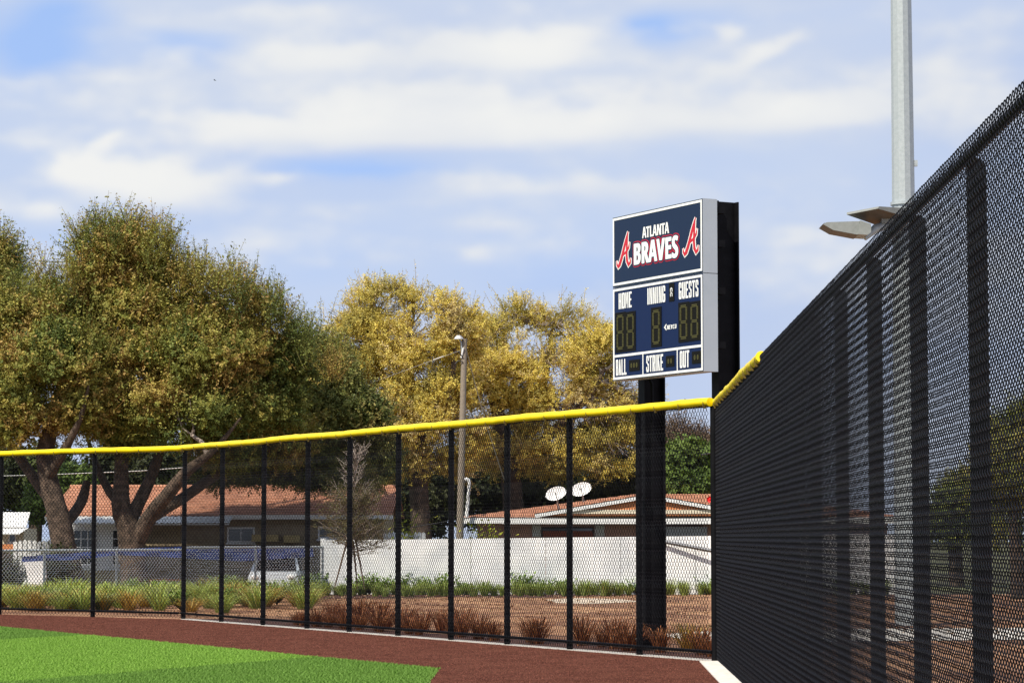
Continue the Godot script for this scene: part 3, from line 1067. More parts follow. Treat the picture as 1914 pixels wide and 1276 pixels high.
# ------------------------------------------------------------------ wall and yard fence
func wall_and_yard() -> void:
	# white yard wall in cast panels between posts
	var D := 77.5
	var t := thing("white_wall", "long white painted yard wall standing behind the planting bed", "wall")
	var xs := [603.0, 742.0, 880.0, 1020.0, 1160.0, 1300.0, 1440.0, 1570.0, 1692.0]
	for i in xs.size() - 1:
		var a := at(xs[i], 1009.5 - 0.0115 * (xs[i] - 603.0), D)
		var c := at(xs[i + 1], 1009.5 - 0.0115 * (xs[i + 1] - 603.0), D)
		var b := Buf.new()
		b.prism(PackedVector2Array([Vector2(a.x + 0.006, -0.3), Vector2(c.x - 0.006, -0.3), Vector2(c.x - 0.006, c.y), Vector2(a.x + 0.006, a.y)]), Vector3(0, 0, -D), Vector3.RIGHT, Vector3.UP, 0.15)
		part("panel", b, M.wall_white, t)
	var ends := Buf.new()
	var e0 := at(603, 1009, D)
	ends.box(Vector3(e0.x - 0.01, 0.85, -D - 4.2), Vector3(0.15, 1.7, 8.0))
	part("return_wall", ends, M.wall_white, t)
	# grey bar added in place of a diagonal shadow line across the wall
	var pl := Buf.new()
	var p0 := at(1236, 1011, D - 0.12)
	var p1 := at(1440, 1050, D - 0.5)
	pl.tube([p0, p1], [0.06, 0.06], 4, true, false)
	tag(part("shadow_bar", pl, mat(lin(0.22, 0.22, 0.23), 0.9), self), "grey bar added as a sloping shadow line on the white wall, beside the black corner post", "shadow_bar")

	# galvanised yard fence on the left
	var q0 := at(-60, 1000, 66.5)
	var q1 := at(345, 1000, 72.5)
	var q2 := at(603, 1000, 76.6)
	for q in [q0, q1, q2]: pass
	q0.y = 0; q1.y = 0; q2.y = 0
	var hp := 0.058
	var labels := ["short silver chain-link yard fence behind the left grasses, its left stretch before the leaning oak", "silver chain-link yard fence stretch ending at the white wall, before the parked car"]
	var seg := [[q0, q1, 3], [q1, q2, 2]]
	for s in 2:
		var a: Vector3 = seg[s][0]
		var c: Vector3 = seg[s][1]
		var d := (c - a).normalized()
		var ln := (c - a).length()
		var top := 1.40 if s == 0 else 1.46
		var f := thing("yard_fence", labels[s], "fence", a, Basis(d, Vector3.UP, d.cross(Vector3.UP)), "silver yard fence")
		for i in seg[s][2] + 1:
			var b := Buf.new()
			b.tube([Vector3(ln * i / seg[s][2], -0.1, 0), Vector3(ln * i / seg[s][2], top, 0), Vector3(ln * i / seg[s][2], top + 0.03, 0)], [0.034, 0.034, 0.01], 8)
			part("post", b, M.galv, f)
		var b2 := Buf.new()
		b2.rod(Vector3(0, top - 0.02, 0.03), Vector3(ln, top - 0.02, 0.03), 0.03, 8)
		part("top_rail", b2, M.galv, f)
		var fb := fabric(ln, 0.03, top + 0.03, hp, hp, 0.008, 0.0060, 2, 3)
		var o := stuff("chain_link", fb, M.galv_wire, f)
		o.position = Vector3(0, 0, 0.06)


# ------------------------------------------------------------------ houses
func window(parent: Node, o: Vector3, w: float, h: float, cols: int, rows: int, fm: Material, fw := 0.07) -> void:   # o = lower left corner on the wall face, facing +z
	var b := Buf.new()
	frame(b, o.x, o.x + w, o.y, o.y + h, fw, o.z + 0.05)
	b.span(Vector3(o.x - 0.04, o.y - 0.06, o.z + 0.002), Vector3(o.x + w + 0.04, o.y - 0.002, o.z + 0.09))
	for i in range(1, cols):
		var x := lerpf(o.x + fw, o.x + w - fw, float(i) / cols)
		b.span(Vector3(x - 0.014, o.y + fw, o.z + 0.012), Vector3(x + 0.014, o.y + h - fw, o.z + 0.04))
	for i in range(1, rows):
		var y := lerpf(o.y + fw, o.y + h - fw, float(i) / rows)
		b.span(Vector3(o.x + fw, y - 0.014, o.z + 0.013), Vector3(o.x + w - fw, y + 0.014, o.z + 0.039))
	var f := part("window", b, fm, parent)
	b = Buf.new()
	b.span(Vector3(o.x + fw * 0.5, o.y + fw * 0.5, o.z + 0.003), Vector3(o.x + w - fw * 0.5, o.y + h - fw * 0.5, o.z + 0.010))
	part("pane", b, M.glass, f)


# shingle courses on a roof plane: a..b along the eave, c above a, d above b
func courses(b: Buf, a: Vector3, bb: Vector3, c: Vector3, d: Vector3, rows: int, lift := 0.03) -> void:
	var nn := (bb - a).cross(c - a).normalized()
	for i in rows:
		var f0 := float(i) / rows
		var f1 := float(i + 1) / rows + 0.012
		var p0 := a.lerp(c, f0) + nn * lift
		var p1 := bb.lerp(d, f0) + nn * lift
		var p2 := bb.lerp(d, minf(f1, 1.0)) + nn * 0.004
		var p3 := a.lerp(c, minf(f1, 1.0)) + nn * 0.004
		b.quad(p0, p1, p2, p3)
		b.quad(a.lerp(c, f0) - nn * 0.02, bb.lerp(d, f0) - nn * 0.02, p1, p0)


func houses() -> void:
	# ---- house with terracotta roof behind the oaks
	var t := thing("ranch_house", "low tan ranch house with long terracotta roof behind the two leaning oaks", "house")
	var xl := -15.45
	var xr := -3.95
	var zf := -84.0
	var zb := -92.0
	var ye := at(300, 964, 83.4).y
	var yr := at(300, 911, 88.0).y
	var b := Buf.new()
	b.prism(PackedVector2Array([Vector2(xl + 0.35, -0.3), Vector2(xr - 0.35, -0.3), Vector2(xr - 0.35, ye + 0.05), Vector2(xl + 0.35, ye + 0.05)]), Vector3(0, 0, zf), Vector3.RIGHT, Vector3.UP, 7.9)
	b.prism(PackedVector2Array([Vector2(-zf, ye + 0.052), Vector2(-zb, ye + 0.052), Vector2(88, yr - 0.08)]), Vector3(xr - 0.36, 0, 0), Vector3(0, 0, -1), Vector3.UP, 0.2)
	b.prism(PackedVector2Array([Vector2(-zf, ye + 0.052), Vector2(-zb, ye + 0.052), Vector2(88, yr - 0.08)]), Vector3(xl + 0.56, 0, 0), Vector3(0, 0, -1), Vector3.UP, 0.2)
	part("wall", b, M.tan, t)
	var r := Buf.new()
	courses(r, Vector3(xl, ye, -83.4), Vector3(xr, ye, -83.4), Vector3(xl, yr, -88), Vector3(xr, yr, -88), 18)
	courses(r, Vector3(xr, ye, -92.6), Vector3(xl, ye, -92.6), Vector3(xr, yr, -88), Vector3(xl, yr, -88), 18)
	var roof := part("roof", r, M.terracotta, t)
	r = Buf.new()
	r.tube([Vector3(xl, yr + 0.01, -88), Vector3(xr, yr + 0.01, -88)], [0.09, 0.09], 8)
	part("ridge_cap", r, M.terracotta, roof)
	var g := Buf.new()
	g.span(Vector3(-9.7, ye - 0.11, -83.46), Vector3(xr, ye + 0.03, -83.34))
	part("gutter", g, M.white, t)
	g = Buf.new()
	g.span(Vector3(xl, ye - 0.13, -83.36), Vector3(-9.75, ye - 0.02, -83.2))
	part("gutter", g, mat(lin(0.16, 0.17, 0.18), 0.6), t)
	# corrugated awning
	var aw := Buf.new()
	var ax0 := at(128, 970, 82.6).x
	var ax1 := at(432, 970, 82.6).x
	var rib := int((ax1 - ax0) / 0.19)
	var ay0 := at(300, 965.5, 83.1).y
	var ay1 := at(300, 978, 81.9).y
	for i in rib:
		var x := lerpf(ax0, ax1, float(i) / rib)
		var w := (ax1 - ax0) / rib
		for s in [[0.0, 0.5, 0.0, 0.025], [0.5, 1.0, 0.025, 0.0]]:
			aw.quad(Vector3(x + w * s[0], ay1 + s[2], -81.9), Vector3(x + w * s[1], ay1 + s[3], -81.9), Vector3(x + w * s[1], ay0 + s[3], -83.15), Vector3(x + w * s[0], ay0 + s[2], -83.15))
	aw.span(Vector3(ax0, ay1 - 0.05, -81.93), Vector3(ax1, ay1 - 0.012, -81.87))
	part("awning", aw, grain([lin(0.42, 0.43, 0.42), lin(0.62, 0.62, 0.60)], 3.0, 0.03, 4, 0.6, 0.0, 71), t)
	# enclosed white porch with two gridded windows over an ochre base
	var pz := -83.0
	var px0 := at(124, 1000, 83).x
	var px1 := at(240, 1000, 83).x
	var psill := at(200, 1062, 83).y
	var pb := Buf.new()
	pb.span(Vector3(px0, psill, zf + 0.004), Vector3(px1, ay0 - 0.12, pz))
	var porch := part("porch", pb, M.white, t)
	pb = Buf.new()
	pb.span(Vector3(px0 + 0.02, -0.3, zf + 0.006), Vector3(px1 - 0.02, psill - 0.06, pz - 0.02))
	part("porch_base", pb, M.ochre, porch)
	pb = Buf.new()
	pb.span(Vector3(px0 - 0.03, psill - 0.06, zf + 0.008), Vector3(px1 + 0.03, psill - 0.002, pz + 0.05))
	part("sill", pb, M.white, porch)
	for w in [[134, 180], [207, 234]]:
		var a := at(w[0], 1057, 83)
		var c := at(w[1], 988, 83)
		window(porch, Vector3(a.x, a.y, pz), c.x - a.x, c.y - a.y, 3 if w[0] < 200 else 2, 4, M.white, 0.06)
	for w in [[424, 476, 985, 1014], [594, 652, 984, 1007]]:
		var a := at(w[0], w[3], 84)
		var c := at(w[1], w[2], 84)
		window(t, Vector3(a.x, a.y, zf), c.x - a.x, c.y - a.y, 2, 1, M.white, 0.06)
	# a shelf of boxes under the eaves
	var sh := Buf.new()
	for q in [[470, 520, 999, 1012], [530, 560, 1000, 1014]]:
		var a := at(q[0], q[3], 83.6)
		var c := at(q[1], q[2], 83.6)
		sh.span(Vector3(a.x, a.y, -83.85), Vector3(c.x, c.y, -83.55))
	part("meter_box", sh, M.ochre, t)

	# ---- pink house behind the white wall
	t = thing("ranch_house", "pink house with orange hipped roof and white fascia behind the white wall", "house")
	var e := at(868, 966, 93).y
	var hx0 := at(866, 966, 93).x
	var hx1 := at(1690, 966, 93).x
	var rg := at(1195, 923, 99)
	b = Buf.new()
	b.span(Vector3(hx0 + 0.5, -0.3, -104.5), Vector3(hx1 - 0.5, e - 0.05, -93.7))
	part("wall", b, M.pink, t)
	r = Buf.new()
	courses(r, Vector3(hx0, e, -93), Vector3(hx1, e, -93), Vector3(rg.x, rg.y, -99), Vector3(hx1 - 5.6, rg.y, -99), 16)
	courses(r, Vector3(hx1, e, -105), Vector3(hx0, e, -105), Vector3(hx1 - 5.6, rg.y, -99), Vector3(rg.x, rg.y, -99), 8)
	r.tri(Vector3(hx1, e, -93), Vector3(hx1, e, -105), Vector3(hx1 - 5.6, rg.y, -99))
	r.tri(Vector3(hx0, e, -105), Vector3(hx0, e, -93), Vector3(rg.x, rg.y, -99))
	roof = part("roof", r, M.terracotta, t)
	g = Buf.new()
	g.span(Vector3(hx0, e - 0.24, -93.08), Vector3(hx1, e - 0.01, -92.94))
	part("fascia", g, M.white, t)
	# front gable
	var gz := -92.0
	var ga := at(1000, 961, 92)
	var gp := at(1212, 924.5, 92)
	var gb := at(1424, 962, 92)
	b = Buf.new()
	b.prism(PackedVector2Array([Vector2(ga.x + 0.5, ga.y - 0.05), Vector2(gb.x - 0.5, ga.y - 0.05), Vector2(gp.x, gp.y - 0.13)]), Vector3(0, 0, gz - 0.1), Vector3.RIGHT, Vector3.UP, 0.8)
	var gable := part("gable", b, M.orange_board, t)
	b = Buf.new()
	b.span(Vector3(ga.x + 0.9, ga.y + 0.02, gz - 0.098), Vector3(gb.x - 0.9, ga.y + 0.17, gz - 0.06))
	part("siding", b, M.cream, gable)
	for s in [[ga, gp], [gp, gb]]:
		b = Buf.new()
		var p: Vector3 = s[0]
		var q: Vector3 = s[1]
		b.prism(PackedVector2Array([Vector2(p.x, p.y - 0.13), Vector2(q.x, q.y - 0.13), Vector2(q.x, q.y), Vector2(p.x, p.y)]), Vector3(0, 0, gz + 0.03), Vector3.RIGHT, Vector3.UP, 0.08)
		part("rake_board", b, M.white, gable)
	r = Buf.new()
	courses(r, Vector3(ga.x, ga.y + 0.01, gz - 3.5), Vector3(ga.x, ga.y + 0.01, gz + 0.04), Vector3(gp.x, gp.y + 0.01, gz - 3.5), Vector3(gp.x, gp.y + 0.01, gz + 0.04), 10)
	courses(r, Vector3(gb.x, gb.y + 0.01, gz + 0.04), Vector3(gb.x, gb.y + 0.01, gz - 3.5), Vector3(gp.x, gp.y + 0.01, gz + 0.04), Vector3(gp.x, gp.y + 0.01, gz - 3.5), 10)
	part("gable_roof", r, M.terracotta, gable)
	b = Buf.new()
	b.span(Vector3(ga.x - 1.2, e - 0.26, gz - 0.02), Vector3(gb.x + 0.6, e - 0.05, gz + 0.06))
	part("fascia", b, M.white, t)
	# recessed picture window with a red-brown ledge
	var wa := at(1012, 1003, 93.6)
	var wc := at(1110, 985, 93.6)
	window(t, Vector3(wa.x, wa.y, -93.7), wc.x - wa.x, wc.y - wa.y, 3, 1, mat(lin(0.05, 0.05, 0.05), 0.6), 0.05)
	b = Buf.new()
	b.span(Vector3(wa.x + 0.05, wa.y - 0.02, -93.6), Vector3(wc.x - 0.05, at(1050, 992, 93.5).y, -93.5))
	part("window_ledge", b, mat(lin(0.22, 0.055, 0.03), 0.8), t)
	for q in [[995, 1011], [1112, 1130]]:
		var a := at(q[0], 1003, 93.6)
		var c := at(q[1], 981, 93.6)
		b = Buf.new()
		b.span(Vector3(a.x, a.y, -93.69), Vector3(c.x, c.y, -93.6))
		part("shutter", b, mat(lin(0.55, 0.56, 0.60), 0.7), t)
	b = Buf.new()
	var ca := at(1245, 1004, 92.6)
	var cc := at(1322, 984, 92.6)
	b.span(Vector3(ca.x, ca.y, -93.6), Vector3(cc.x, cc.y, -92.6))
	part("bay", b, mat(lin(0.30, 0.31, 0.33), 0.8), t)
	# service mast with gooseneck
	b = Buf.new()
	var m0 := at(872, 966, 92.7)
	var m1 := at(877, 902, 92.7)
	b.tube([m0, m1, m1 + Vector3(-0.03, 0.10, 0), m1 + Vector3(-0.09, 0.14, 0), m1 + Vector3(-0.15, 0.10, 0)], [0.07, 0.055, 0.06, 0.06, 0.07], 8)
	tag(part("service_mast", b, M.white, self), "white service mast with a gooseneck head on the pink house's eave", "mast")
	b = Buf.new()
	var loop := []
	var lr := []
	for i in 24:
		var a := TAU * 1.4 * i / 23.0 + PI * 0.5
		loop.append(at(869 + 7 * cos(a) + i * 0.1, 918 - 18 * sin(a), 92.5)); lr.append(0.012)
	b.tube(loop, lr, 5)
	tag(part("cable_loop", b, M.black, self), "thin cable looped beside the white service mast", "cable")
	# satellite dishes on the roof
	var dl := ["white satellite dish on the orange roof, the one nearer the service mast", "white satellite dish on the orange roof, the one nearer the gable peak"]
	var di := 0
	for q in [[1039, 922, 958], [1086, 914, 944]]:
		var o := at(q[0], q[1], 94.0)
		var foot := at(q[0] + 5, q[2] - 6, 94.2)
		var sd := thing("satellite_dish", dl[di], "satellite dish", foot, Basis(), "satellite dishes on the pink house")
		di += 1
		var cbuf := Buf.new()
		var nrm := Vector3(-0.16, 0.35, 0.9).normalized()
		var ux := Vector3(1, 0.28, 0).normalized()
		ux = (ux - nrm * ux.dot(nrm)).normalized()
		var uy := nrm.cross(ux)
		var c0 := o - foot
		var prev := []
		for j in 5:
			var ring := []
			var rr := j / 4.0
			for i in 20:
				var a := TAU * i / 20
				ring.append(c0 + ux * cos(a) * 0.40 * rr + uy * sin(a) * 0.27 * rr + nrm * (0.07 * rr * rr - 0.07))
			if j > 0:
				for i in 20:
					var k := (i + 1) % 20
					cbuf.quad(prev[i], prev[k], ring[k], ring[i]) if j > 1 else cbuf.tri(prev[i], ring[i], ring[k])
					if j > 1:
						pass
			prev = ring
		part("dish", cbuf, M.board_white, sd)
		cbuf = Buf.new()
		cbuf.tube([Vector3.ZERO, c0 - nrm * 0.15, c0 - nrm * 0.06], [0.035, 0.03, 0.03], 8)
		part("mount", cbuf, M.galv, sd)
		cbuf = Buf.new()
		cbuf.tube([c0 - uy * 0.25 - nrm * 0.01, c0 - uy * 0.16 + nrm * 0.30], [0.013, 0.013], 6)
		cbuf.box(c0 - uy * 0.13 + nrm * 0.31, Vector3(0.07, 0.06, 0.09))
		part("feed_arm", cbuf, mat(lin(0.2, 0.2, 0.2), 0.6), sd)
	# dark cable along the fascia
	b = Buf.new()
	var w0 := at(770, 985, 91.5)
	var w1 := at(880, 967, 91.5)
	var w2 := at(1180, 968.5, 91.5)
	var w3 := at(1420, 967, 91.5)
	b.tube([w0, w1, w2, w3], [0.018, 0.018, 0.018, 0.018], 5)
	tag(part("overhead_cable", b, M.black, self), "dark cable strung before the white fascia of the pink house", "cable")

	# ---- pale sheds at the far left
	t = thing("garden_shed", "pale shed with sloping white metal roof at the far left behind the trees", "shed")
	var s0 := at(-60, 985, 96)
	var s1 := at(48, 985, 96)
	var s2 := at(56, 957, 98.5)
	b = Buf.new()
	b.span(Vector3(s0.x, -0.3, -99.0), Vector3(s1.x - 0.15, s0.y - 0.05, -96.3))
	part("wall", b, M.cream, t)
	b = Buf.new()
	courses(b, s0, s1, Vector3(s0.x, s2.y, -98.5), Vector3(s2.x, s2.y, -98.5), 3)
	part("roof", b, M.white, t)
	b = Buf.new()
	var s3 := at(-20, 998, 95)
	var s4 := at(36, 998, 95)
	courses(b, s3, s4, Vector3(s3.x, at(0, 986, 96).y, -96.2), Vector3(s4.x + 0.12, at(0, 986, 96).y, -96.2), 2)
	part("lean_to_roof", b, M.white, t)
	b = Buf.new()
	b.span(Vector3(s3.x, at(0, 1027, 95).y, -95.8), Vector3(at(24, 1010, 95).x, at(0, 1017, 95).y, -95.2))
	part("ledge", b, M.orange_board, t)
	b = Buf.new()
	b.span(Vector3(s3.x, -0.2, -95.85), Vector3(at(30, 1010, 95).x, at(0, 1027.2, 95).y, -95.1))
	part("base", b, M.bark, t)  # dark block added under the ledge, its tone standing in for shade
	window(t, Vector3(at(12, 1012, 96).x, at(12, 1014, 96).y, -96.3), 0.3, 0.36, 1, 1, M.white, 0.05)
	# scalloped white fence boards
	for run in [[24, 96, 1011, 1026, 81.5, "scalloped white board fence beyond the silver fence, left of the leaning oak"], [716, 796, 996, 1012, 82.5, "scalloped white board fence peeping over the white wall"]]:
		var ft := thing("picket_fence", run[5], "fence")
		var a := at(run[0], run[2], run[4])
		var c := at(run[1], run[2], run[4])
		var cnt := int((c.x - a.x) / 0.14)
		for i in cnt:
			var x := lerpf(a.x, c.x, float(i) / cnt)
			var h := a.y - 0.05 + 0.05 * absf(sin(i * 0.62))
			b = Buf.new()
			b.prism(PackedVector2Array([Vector2(x, -0.2), Vector2(x + 0.125, -0.2), Vector2(x + 0.125, h), Vector2(x + 0.0625, h + 0.05), Vector2(x, h)]), Vector3(0, 0, a.z), Vector3.RIGHT, Vector3.UP, 0.03)
			part("picket", b, M.white, ft)


# ------------------------------------------------------------------ trees
func sprig(leaves: int, size: float, length: float, seed_: int, droop := 0.0) -> ArrayMesh:
	var r := RandomNumberGenerator.new()
	r.seed = seed_
	var b := Buf.new()
	b.col = Color(0.55, 0.45, 0.42)
	b.tube([Vector3.ZERO, Vector3(0.02, length * 0.5, 0.01), Vector3(0, length, 0)], [0.008, 0.006, 0.002], 3, false, false)
	for i in leaves:
		var f := 0.15 + 0.85 * i / leaves
		var o := Vector3(r.randf_range(-0.04, 0.04), length * f, r.randf_range(-0.04, 0.04))
		var a := i * 2.4 + r.randf() * 0.8
		var d := Vector3(cos(a), r.randf_range(-0.3, 0.9) - droop, sin(a)).normalized()
		var s := d.cross(Vector3(r.randf_range(-1, 1), 1, r.randf_range(-1, 1))).normalized()
		var nn := s.cross(d)
		var k := size * r.randf_range(0.7, 1.25)
		var l := r.randf_range(0.7, 1.3)
		b.col = Color(l, l * r.randf_range(0.92, 1.05), l)
		var m1 := o + d * k * 0.55 + s * k * 0.25
		var m2 := o + d * k * 0.55 - s * k * 0.25
		b.tri(o, m1 + nn * k * 0.06, o + d * k)
		b.tri(o, o + d * k, m2 + nn * k * 0.06)
	return b.mesh(true)


# lobes: [px, py, rx, ry, depth offset]; palette: linear colours
func crown(parent: Node3D, mesh: Mesh, D: float, lobes: Array, count: int, palette: Array, seed_: int, gaps: float, scl := 1.0, deep := 1.0, called := "crown", shrink := 0.80, lift := 0.0) -> Array:
	var r := RandomNumberGenerator.new()
	r.seed = seed_
	var nz := FastNoiseLite.new()
	nz.seed = seed_
	nz.frequency = 0.62
	nz.fractal_octaves = 3
	var nc := FastNoiseLite.new()
	nc.seed = seed_ + 5
	nc.frequency = 0.35
	nc.fractal_octaves = 3
	var L := []
	var wsum := 0.0
	for q in lobes:
		var dd: float = D + q[4]
		var o := at(q[0], q[1], dd)
		var rx: float = q[2] * dd / F
		var ry: float = q[3] * dd / F
		rx *= shrink; ry *= shrink
		var rz := minf((rx + ry) * 0.5, 3.2) * deep
		var w := pow(rx * ry * (rx + ry), 0.72)
		wsum += w * 0.5
		L.append([o, Vector3(rx, ry, rz) * 0.9, wsum])
		for k in 9:
			var e := Vector3(r.randfn(), r.randfn(), absf(r.randfn()) * 0.8).normalized()
			var sr := r.randf_range(0.28, 0.52)
			wsum += w * 0.085
			L.append([o + e * Vector3(rx, ry, rz) * r.randf_range(0.62, 0.95), Vector3(minf(rx, ry * 1.3), ry, rz) * sr, wsum])
	var xf := []
	var cols := []
	var tries := 0
	while xf.size() < count and tries < count * 4:
		tries += 1
		var pick := r.randf() * wsum
		var l: Array = L[0]
		for q in L:
			if pick <= q[2]:
				l = q
				break
		var d := Vector3(r.randfn(), r.randfn(), r.randfn()).normalized()
		var rad := pow(r.randf(), 0.40) * (1.0 + 0.16 * absf(r.randfn()))
		var p: Vector3 = l[0] + d * l[1] * rad
		var nv := 0.75 * nz.get_noise_3d(p.x, p.y * 1.3, p.z) + 0.7 * nc.get_noise_3d(p.z * 1.1 + 40.0, p.y * 1.6, p.x * 1.1)
		p += d * l[1] * (0.75 * nz.get_noise_3d(p.z * 1.7, p.x * 1.7, p.y * 1.7))
		if nv < gaps - 0.10 * (1.0 - rad):
			continue
		if rad > 0.95 and r.randf() < 0.45:
			continue
		if p.y < 0.25:
			continue
		var up := (d * (0.9 - 0.3 * lift) + Vector3(r.randf_range(-0.6, 0.6), r.randf_range(-0.1, 0.9) + lift, r.randf_range(-0.6, 0.6))).normalized()
		var sd := up.cross(Vector3(r.randf_range(-1, 1), r.randf_range(-1, 1), r.randf_range(-1, 1))).normalized()
		var s := scl * r.randf_range(0.55, 1.4)
		xf.append(Transform3D(Basis(sd * s, up * s, sd.cross(up) * s), p - parent.position))
		var f := clampf(0.5 + nc.get_noise_3d(p.x, p.y, p.z) * 1.1 + r.randf_range(-0.28, 0.28), 0.0, 0.999) * (palette.size() - 1)
		var c: Color = palette[int(f)].lerp(palette[int(f) + 1], f - int(f))
		var v := r.randf_range(0.8, 1.2)
		cols.append(Color(c.r * v, c.g * v, c.b * v))
	multi(called, mesh, M.leaf, xf, cols, parent)
	return L


func limb_pts(a: Vector3, b: Vector3, n: int, wob: float, r: RandomNumberGenerator, sag := 0.0) -> Array:
	var pts := []
	for i in n + 1:
		var f := float(i) / n
		var p := a.lerp(b, f)
		if i > 0 and i < n:
			p += Vector3(r.randf_range(-1, 1), r.randf_range(-0.5, 1), r.randf_range(-1, 1)) * wob
		p.y += sag * sin(f * PI)
		pts.append(p)
	return pts


func taper(a: float, b: float, n: int) -> Array:
	var o := []
	for i in n + 1:
		o.append(lerpf(a, b, float(i) / n))
	return o


# boughs from the nearest of the given points into every lobe, then finer branches within it
func boughs(parent: Node3D, L: Array, roots: Array, r0: float, seed_: int, fine: int, m: Material) -> void:
	var r := RandomNumberGenerator.new()
	r.seed = seed_
	var b := Buf.new()
	for li in range(0, L.size(), 10):
		var l: Array = L[li]
		var o: Vector3 = l[0]
		var best: Vector3 = roots[0]
		for q in roots:
			if q.distance_to(o) < best.distance_to(o):
				best = q
		var pts := limb_pts(best - parent.position, o - parent.position, 5, 0.16, r, 0.15)
		b.tube(pts, taper(r0, r0 * 0.35, 5), 6, false)
		for i in fine:
			var d := Vector3(r.randfn(), r.randfn() * 0.8 + 0.5, r.randfn()).normalized()
			var st: Vector3 = pts[2 + i % 4]
			var e: Vector3 = o - parent.position + d * l[1] * r.randf_range(0.65, 1.02)
			b.tube(limb_pts(st, e, 4, 0.14, r), taper(r0 * 0.34, 0.008, 4), 4, false)
	stuff("boughs", b, m, parent)


func trunk(parent: Node3D, lines: Array, D: float) -> Array:   # lines of [px, py, diameter px, depth offset]
	var ends := []
	for ln in lines:
		var b := Buf.new()
		var pts := []
		var rad := []
		for q in ln:
			var dd: float = D + q[3]
			pts.append(at(q[0], q[1], dd) - parent.position)
			rad.append(q[2] * 0.5 * dd / F)
		# smooth the polyline
		var cpts := []
		var crad := []
		var sub := 4
		for i in pts.size() - 1:
			var p0: Vector3 = pts[maxi(i - 1, 0)]
			var p3: Vector3 = pts[mini(i + 2, pts.size() - 1)]
			for k in sub:
				var f := float(k) / sub
				cpts.append(pts[i].cubic_interpolate(pts[i + 1], p0, p3, f))
				crad.append(lerpf(rad[i], rad[i + 1], f) * rng.randf_range(0.95, 1.06))
		cpts.append(pts[pts.size() - 1]); crad.append(rad[rad.size() - 1])
		b.tube(cpts, crad, 12)
		part("trunk" if ends.is_empty() else "limb", b, M.bark, parent)
		for i in range(cpts.size() / 2, cpts.size()):
			ends.append(cpts[i] + parent.position)
	return ends


